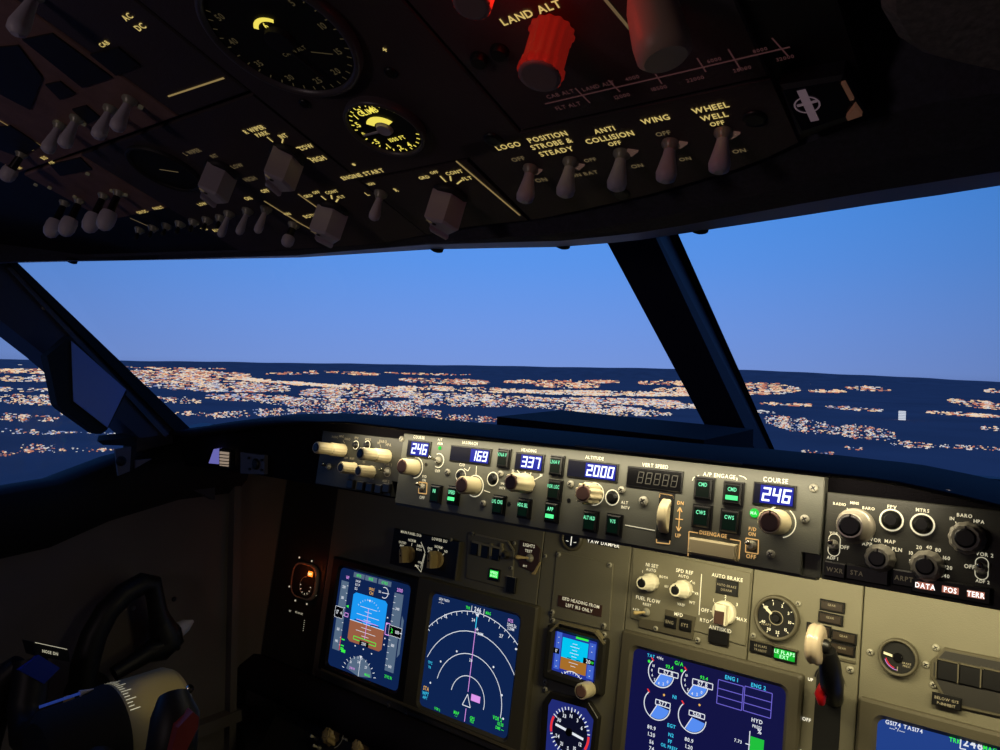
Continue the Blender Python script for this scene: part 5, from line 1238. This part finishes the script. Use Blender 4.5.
O_start = ohr('front overhead panel with the ENGINE START selectors', sB, sD-.052, 0, vL, front=True)
O_wiper = ohr('dark front overhead panel with the R WIPER selector and a row of slim levers', sW, sB, 0, vM, front=True)
O_fuel = ohr('brownish front overhead panel with two pairs of round-capped switches at the far left', sL, sW, OH.hit(143,214)[1], vM, m_ohbrown)
O_elec = ohr('brownish overhead panel with two pairs of slim levers at the upper left', sL, sE, vM+.002, .47, m_ohbrown)
O_upper = ohr('dark narrow overhead strip with a single slanted yellow line beside the large gauge', sE, sB, vM+.002, .47)
O_press = ohr('overhead panel lit reddish, with the LAND ALT knob', sD, sF, vP, .47)
O_gauge = ohr('overhead panel with the large and the small round gauge', sB, sD, vL, .47)

def ohtoggle(T, bx, by, L=.024, r=.0042, fat=False, tilt=(0,0), m=None, coll=True):
    a, b = OH.hit(bx, by); mb = MB(OH, m_screw)
    mb.lathe((a,b,0),(0,0,1),[(.0052,0),(.0052,.0015),(.0038,.003),(.003,.005)],18); k = T.part('toggle_switch', mb)
    d = Vector((tilt[0], tilt[1], 1)).normalized(); mb = MB(OH, m or m_ohknob)
    if fat:
        mb.mat(m_black); mb.lathe((a,b,.003),d,[(.003,0),(.0035,L*.5)],14); mb.mat(m_ohknob)
        mb.lathe((a,b,.003),d,[(r,L*.5),(r*1.15,L*.6),(r*1.15,L*.8),(r*.9,L*.93),(r*.4,L)],20)
    else: mb.lathe((a,b,.003),d,[(r*.5,0),(r*.62,L*.25),(r,L*.75),(r*.9,L*.92),(r*.4,L)],20)
    T.part('lever', mb, k)
def collar(mb, x, y, r=6):
    mb.parc(x, y, r, 1.6, -60, 240, .0006)
for x, y in ((531,168),(571,161),(622,153),(671,143),(724,132)):
    ohtoggle(O_light, x, y, .021, .0058, tilt=(0,-.12))
for x, y in ((538,170),(580,165),(633,151),(682,143),(734,133)):
    p = OH.hit(x,y); mb = MB(OH, mat('switch_collar', (150,120,108), .45, emit=(110,84,74), es=.35)); mb.prism([(p[0]-.002,p[1]-.003),(p[0]+.0035,p[1]),(p[0]-.002,p[1]+.003),(p[0]-.004,p[1])],0,.0015); O_light.part('switch_pointer', mb)
mb = MB(OH, m_amber); h = .0005
for s_, x, y, c in (('LOGO',508,146,6.5),('POSITION',547,137,6.5),('STROBE &',551,144,6.5),('STEADY',556,151.5,6.5),('ANTI',604,130,6.5),('COLLISION',609,137.5,7),('OFF',614.5,143.5,5.5),('WING',655,119.5,7.5),('WHEEL',710,108,8),('WELL',714,116.5,7.5),('OFF',717,123.5,6)): mb.ptext(s_, x, y, c*.92, h, 'c', .95)
mb.mat(m_amberdim)
for s_, x, y, c in (('OFF',518,159,5),('ON',541,180,5),('OFF',590,160,4.5),('ON BAT',584,174,4.5),('ON',637,166,5),('OFF',663,133.5,5.5),('ON',685,159,5),('ON',739,151,5.5)): mb.ptext(s_, x, y, c, h, 'c', 1.0)
O_light.part('lettering', mb)
for x, y in ((755,118),(621,193),(493,139)):
    a, b = OH.hit(x,y); q = MB(OH, m_black); q.lathe((a,b,0),(0,0,1),[(.006,0),(.006,.001),(.004,.0016)],20); O_light.part('fastener', q)
mb = MB(OH, m_ohline); mb.pl([(456,161),(520,215.5)],1.6,.0005); O_start.part('divider_line', mb)

def ohselector(T, px, py, s=.010, L=.022, ang=0.0):
    """block-shaped rotary selector with a slanted pointer ridge"""
    a, b = OH.hit(px, py); mb = MB(OH, m_ohdark); mb.lathe((a,b,0),(0,0,1),[(s*1.15,0),(s*1.15,.003),(s,.004)],32); k = T.part('selector_knob', mb)
    mb = MB(OH, m_ohknob); ca, sa = math.cos(ang), math.sin(ang); tr = lambda x, y: (a+x*ca-y*sa, b+x*sa+y*ca)
    mb.prism([tr(-s*.62,-s),tr(s*.62,-s),tr(s*.75,s*.25),tr(0,s*1.25),tr(-s*.75,s*.25)],.003,L,.0016)
    mb.prism([tr(-s*.60,-s*.95),tr(-s*.38,-s*.95),tr(-s*.30,s*.55),tr(-s*.60,s*.30)],L,L+.0035,.0008)
    kk = T.part('grip', mb, k)
    q = MB(OH, m_black); q.sector(tr(0,s*.45),.0016,0,360,L+.0003); q.mat(m_amberdim); q.line(tr(0,s*.62),tr(0,s*1.05),.001,L+.0003); T.part('pointer_mark', q, k)
ohselector(O_start, 450,194,.0110,.027,math.radians(18)); ohselector(O_start, 334,209,.0108,.026,math.radians(18))
ohselector(O_wiper, 288,154,.0112,.025,math.radians(-10)); ohselector(O_wiper, 222,169,.0112,.025,math.radians(-10))
ohtoggle(O_start, 381,193,.019,.0042,tilt=(-.08,-.12))
mb = MB(OH, m_amber)
for s_, x, y, c in (('ENGINE START',362,174.5,4.2),('GRD',424,177.5,4.4),('OFF',434,172.5,4),('CONT',454,172.5,5),('FLT',467,178.5,5),('GRD',308,196,3.6),('OFF',316,192.5,3.6),('CONT',331.5,192,3.8),('FLT',341,197,3.8),('IGN',371,184,3.6)): mb.ptext(s_, x, y, c*.78 if s_ != 'ENGINE START' else c, h, 'c', 1.0)
for s_, x, y, c in (('L',367,194,4),('R',396,190,4),('BOTH',310,216,3.4)): mb.ptext(s_, x, y, c, h)
for p in (((440,176),(446,182)),((450,176),(451,181)),((462,180),(457,184)),((321,196),(326,200)),((331,195),(332,199)),((338,199),(336,202))): mb.pl(p,1.2,h)
mb.mat(m_ohline); mb.pl([(264,201),(301,224),(316,232)],1.4,h); mb.pl([(298,194),(322,211)],1.4,h); O_start.part('lettering', mb)
# wiper / slim lever panel
mb = MB(OH, m_amber)
for s_, x, y, c in (('R WIPER',254,129.5,5),('PARK',262,134,4.5),('INT',283,136,4.5),('LOW',306,147,4.8),('HIGH',318,159,5),('ON',248,198.5,3.6),('LOW PRESS',207,203,3),('IRS',204,229,3),('ALIGN',218,230,3),('FAULT',158,208,3),('ON DC',142,212,3),('OFF',265,191,3.6),('ON',287,214,3)): mb.ptext(s_, x, y, c, h)
for p in (((267,137),(273,142)),((283,139),(282,143)),((296,148),(301,147)),((307,158),(311,159))): mb.pl(p,1.2,h)
mb.mat(m_amberdim)
for s_, x, y, c in (('L WIPER',192,152,4.5),('INT',214,156,4),('LOW',237,166,4.2),('HIGH',250,179,4.5),('MON',152,166,2.6),('FLOW',180,172,2.6)): mb.ptext(s_, x, y, c, h)
mb.pl([(130,218),(148,226)],1.4,h); O_wiper.part('lettering', mb)
for x, y in ((229.5,213),(248,210),(266.5,208)): ohtoggle(O_wiper, x, y, .021, .0036)
ohtoggle(O_wiper, 294,224,.019,.0046,fat=True)
for i in range(7):
    x = 140+i*13.5; y = 239-i*2.0
    ohtoggle(O_wiper, x, y-10, .009, .0022, m=m_black)
# round dial (dark) left
a, b = OH.hit(165,168); q = MB(OH, m_ohdark); kx = .030; q.lathe((a,b,0),(0,0,1),[(kx,0),(kx,.003),(kx*.94,.004),(kx*.9,.002)],48,cap=False); q.mat(m_flat).sector((a,b),kx*.92,0,360,.0015,40); q.mat(m_amberdim); q.line((a-.004,b+.002),(a+.012,b-.006),.001,.002); O_wiper.part('dial_gauge', q)
# fuel / far-left module levers
for x, y in ((65,202),(80,200),(104,195),(119,192)): ohtoggle(O_fuel, x, y, .036, .0064, fat=True)
for x, y in ((60,124),(77,118),(111,108),(130,99)): ohtoggle(O_elec, x, y, .023, .0052)
ohtoggle(O_elec, 36,-6,.026,.0060); ohtoggle(O_elec, 22,153,.026,.0056,fat=True,tilt=(-.5,0))
for pts in ([(22,40),(52,34),(112,78),(82,88)],[(-5,48),(18,46),(42,78),(30,110),(-5,92)],[(45,85),(60,82),(75,94),(60,100)],[(72,110),(86,106),(100,118),(88,124)],[(-5,128),(10,126),(40,146),(20,158),(-5,148)],[(50,165),(80,158),(92,170),(60,176)],[(90,55),(118,48),(140,66),(116,76)]):
    mb = MB(OH, m_ohdark).ppoly(pts, 0, .0012); (O_fuel if pts[0][1] > 150 else O_elec).part('caption_light', mb)
mb = MB(OH, m_amber); 
for s_, x, y, c in (('BUS',44,158,4),('OFF',52,163,4),('APU',30,150,3.4),('ON',19,168,3.4)): mb.ptext(s_, x, y, c, h)
mb.mat(m_ohline); mb.pl([(-5,118),(50,151)],1.8,h); O_elec.part('lettering', mb)
for x, y in ((58,121),(75,117),(84,123),(106,107),(128,100),(141,106),(36,184),(50,187),(88,173),(126,194),(75,196),(112,190)): q_ = OH.hit(x,y); mb = MB(OH, m_labeldim).lathe((*q_,0),(0,0,1),[(.0018,0),(.0018,.002)],8); (O_fuel if y > 165 else O_elec).part('screw', mb)
# middle overhead: upper-left gauge panel labels
mb = MB(OH, m_amber)
for s_, x, y, c in (('CAB',104,44,6),('AC',127,17,8),('DC',140,27,8)): mb.ptext(s_, x, y, c, h, 'c', 1.1)
mb.mat(m_ohline); mb.pl([(168,96.5),(224,78)],2.0,h); O_upper.part('lettering', mb)
# big gauge
def ohgauge(px, py, r, lab):
    a, b = OH.hit(px, py); T = Thing('overhead_gauge', lab, 'gauge', OH, (a,b,0), 'overhead round gauges')
    mb = MB(OH, mat('gauge_rim', (84,78,84), .35)); mb.lathe((a,b,0),(0,0,1),[(r,0),(r,.004),(r*.965,.0055),(r*.92,.0055),(r*.90,.003)],56,cap=False); T.part('rim', mb)
    mb = MB(OH, m_flat); mb.sector((a,b),r*.93,0,360,.0028,48); f = T.part('face', mb); return T, a, b, f
c0 = OH.hit(203,10); c1 = OH.hit(356,72); rb2 = math.hypot(c0[0]-c1[0], c0[1]-c1[1])/2
ca_, cb_ = OH.hit(282,32)
T, a, b, f = ohgauge(282,34,.046,'large unlit round cabin pressure gauge on the overhead panel')
mb = MB(OH, mat('gauge_lettering_faint', (70,62,44), .5, emit=(84,74,50), es=.35)); r = .046
for i, s_ in enumerate(('0','5','10','15','20','25','30','35','40','50')):
    t_ = math.radians(60-i*32); mb.text(s_,(a+r*.72*math.cos(t_),b+r*.72*math.sin(t_)),.0042,.0032)
for i in range(0,300,10):
    t_ = math.radians(60-i); mb.line((a+r*.88*math.cos(t_),b+r*.88*math.sin(t_)),(a+r*.82*math.cos(t_),b+r*.82*math.sin(t_)),.0007,.0032)
mb.line((a+.010,b-.014),(a+.022,b-.020),.0008,.0032); mb.text('CABIN ALT',(a,b-.010),.0026,.0032)
mb.mat(m_amberhot); mb.arc((a,b+.004),.010,.0028,40,140,.0034); mb.text('6',(a,b+.010),.004,.0034); T.part('dial', mb, f)
mb = MB(OH, m_ohdark); mb.lathe((a,b,.003),(0,0,1),[(.009,0),(.008,.003)],24); mb.prism([(a-.001,b),(a+.001,b),(a+.004,b-.030),(a+.002,b-.031)],.005,.006); T.part('needle', mb)
T, a, b, f = ohgauge(386,124.5,.0265,'small round CLIMB gauge with bright yellow lettering on the overhead panel')
mb = MB(OH, m_amberhot); r = .0265
mb.text('CLIMB',(a+.001,b+r*.62),.0044,.0032,'c',.9); mb.text('1000 FT',(a+.001,b-r*.40),.0034,.0032,'c',.8)
for i, s_ in enumerate(('.5','1','2','4')):
    for sg in (1,-1):
        t_ = math.radians(180-sg*(28+i*26)); mb.text(s_,(a+r*.70*math.cos(t_),b+r*.70*math.sin(t_)),.0044,.0032)
for i in range(-12,13):
    if abs(i) < 1: continue
    t_ = math.radians(180+i*12.5); mb.line((a+r*.86*math.cos(t_),b+r*.86*math.sin(t_)),(a+r*.78*math.cos(t_),b+r*.78*math.sin(t_)),.0008,.0032)
mb.arc((a,b),r*.34,r*.20,20,140,.0034); mb.text('0',(a-r*.72,b),.0034,.0032); T.part('dial', mb, f)
mb = MB(OH, m_ohknob); mb.lathe((a,b,.003),(0,0,1),[(r*.22,0),(r*.18,.002)],20); mb.prism([(a,b-.0008),(a-r*.7,b-.0004),(a-r*.7,b+.0004),(a,b+.0008)],.004,.005); T.part('needle', mb)
mb = MB(OH, m_amber)
a, b = OH.hit(385,49); mb.text('+',(a,b),.004,h); p = OH.hit(354,164); mb.sector(p,.0014,0,360,h); 
mb.mat(m_ohline); O_gauge.part('lettering', mb)
for x, y in ((305,103),(391,72)):
    a, b = OH.hit(x,y); q = MB(OH, m_black); q.lathe((a,b,0),(0,0,1),[(.004,0),(.004,.001),(.003,.0016)],16); O_gauge.part('fastener', q)
# pressurisation module: red knob and lettering
knob(O_press, 552,32,[(.0110,0),(.0110,.002),(.0098,.003),(.0098,.0195),(.0108,.0205),(.0110,.0245),(.0104,.026)],m_redknob,m_redcap,.0104,.045,14,seg=84,mark=False,name='altitude_knob',label='red fluted knob with grey cap')
knob(O_press, 488,-46,[(.0095,0),(.0095,.002),(.0084,.003),(.0084,.021),(.0084,.028)],m_redknob,m_redcap,.0082,.045,14,seg=84,mark=False,name='altitude_knob')
a, b = OH.hit(648,-22); mb = MB(OH, m_black); mb.lathe((a,b,0),(0,0,1),[(.009,0),(.009,.003),(.006,.006)],24); k = O_press.part('toggle_switch', mb)
a2, b2 = OH.hit(666,60,.036); v = Vector((a2-a,b2-b,.036-.004)); mb = MB(OH, mat('pale_lever', (205,170,150), .45)); L = v.length
mb.lathe((a,b,.004),v,[(.008,0),(.0108,L*.3),(.0120,L*.75),(.0116,L*.93),(.009,L)],28); O_press.part('lever', mb, k)
mb = MB(OH, m_amber); mb.ptext('LAND ALT',530,13,8.5,h,'c',1.0); mb.mat(m_amberdim)
mb.pl([(603,-3),(634,34)],3.5,h); mb.mat(mat('table_lettering_dim', (120,90,88), .5, emit=(80,50,50), es=.45))
mb.pl([(545,104),(790,47)],1.3,h)
for x0_, y0_, x1_, y1_ in ((575,88,590,103),(608,80,620,92),(650,66,662,84),(697,58,706,72),(728,49,741,70),(772,38,788,56)): mb.pl([(x0_,y0_),(x1_,y1_)],1.3,h)
for s_, x, y in (('CAB ALT',560,94),('LAND ALT',598,86),('4000',632,78),('6000',714,60),('8000',760,50),('FLT ALT',568,106),('12000',622,96),('18500',659,88),('22000',695,79),('28000',742,69),('32000',785,58)): mb.ptext(s_, x, y, 4.6, h)
O_press.part('lettering', mb)
for x, y in ((500,50),(480,58)):
    a, b = OH.hit(x,y); q = MB(OH, m_black); q.lathe((a,b,0),(0,0,1),[(.005,0),(.005,.002),(.004,.004)],16); O_press.part('fastener', q)
# standby compass style block at the right
T = Thing('standby_compass', 'dark glass block with a white cross mark at the right end of the overhead panel', 'instrument', OH, OH.hit(820,108)+(0,))
mb = MB(OH, mat('compass_housing', (30,30,38), .3)); mb.ppoly([(779,88),(843,78),(868,118),(798,138)],-.004,.006,.002); T.part('housing', mb)
mb = MB(OH, mat('compass_glass', (16,20,40), .12)); mb.ppoly([(783,91),(838,82),(856,113),(802,131)],.006,.0065); f = T.part('window', mb)
mb = MB(OH, mat('compass_mark', (150,130,138), .5, emit=(110,92,100), es=.45)); mb.pl([(801,90),(815,121)],6,.0069); mb.pl([(797,106),(817,101)],2.6,.0069); mb.parc(807,105,8,1.2,0,360,.0069); T.part('cross_mark', mb, f)
mb = MB(OH, mat('compass_corner', (150,110,90), .4, emit=(90,60,46), es=.4)); mb.ppoly([(846,118),(855,106),(862,116),(848,121)],.0065,.009); mb.ppoly([(841,84),(845,83),(854,100),(850,101)],.0065,.008); T.part('clip', mb)
# right hand ceiling liner
mb = MB(OH, m_liner2); pts = [(873,-40),(880,20),(897,48),(922,64),(960,74),(1010,85),(1110,100),(1150,-40)]; mb.prism([OH.hit(x,y,.012) for x,y in pts], -.02, .012, .006)
solo('ceiling', mb, kind='structure')

# ================================================================== LAMPS
def area(name, loc, target, sx, sy, power, col, spread=180):
    l = bpy.data.lights.new(name, 'AREA'); l.shape = 'RECTANGLE'; l.size = sx; l.size_y = sy; l.energy = power; l.color = lin(col); l.spread = math.radians(spread)
    o = bpy.data.objects.new(name, l); COL.objects.link(o); o.location = Vector(loc)+EYE
    d = (Vector(target)-Vector(loc)); z = -d.normalized(); x = Vector((1,0,0)); x = (x - z*x.dot(z)).normalized(); y = z.cross(x)
    o.matrix_world = Matrix(((x.x,y.x,z.x,o.location.x),(x.y,y.y,z.y,o.location.y),(x.z,y.z,z.z,o.location.z),(0,0,0,1))); return o
warm = (255,238,190)
area('glareshield_strip_light', (-.40,.616,-.079), (-.40,.655,-.15), .66, .006, .40, (255,240,205))
area('panel_flood_light', (-.15,.72,-.168), (-.15,.83,-.32), .50, .03, 1.3, (255,240,190))
def point(name, loc, power, col, r=.01):
    l = bpy.data.lights.new(name, 'POINT'); l.energy = power; l.color = lin(col); l.shadow_soft_size = r
    o = bpy.data.objects.new(name, l); COL.objects.link(o); o.location = Vector(loc)+EYE; return o
p = PAN.O+PAN.u*PAN.hit(308,574)[0]+PAN.v*PAN.hit(308,574)[1]+PAN.n*.03
point('orange_flag_glow', p, .012, (255,110,40), .004)
q = OH.O+OH.u*OH.hit(515,-45)[0]+OH.v*OH.hit(515,-45)[1]+OH.n*.02
point('red_annunciator_glow', q, .022, (255,50,30), .01)
point('aft_fill_light', (-.45,-.55,.02), 1.5, (245,222,222), .06)  # added fill from behind the seats, no visible lamp there
l = bpy.data.lights.new('map_reading_light', 'SPOT'); l.energy = 2.2; l.color = lin((255,225,120)); l.spot_size = math.radians(9); l.spot_blend = .8; l.shadow_soft_size = .01
o = bpy.data.objects.new('map_reading_light', l); COL.objects.link(o); src = Vector((-.62,.25,.08)); o.location = src+EYE
tg = Vector((YX+.035,.440,YZ+.04)); o.rotation_euler = (tg-src).to_track_quat('-Z','Y').to_euler()

sc_ = bpy.context.scene
sc_.view_settings.view_transform = 'Standard'; sc_.view_settings.look = 'None'; sc_.view_settings.exposure = 0; sc_.view_settings.gamma = 1
try: sc_.view_settings.use_curve_mapping = False
except Exception: pass
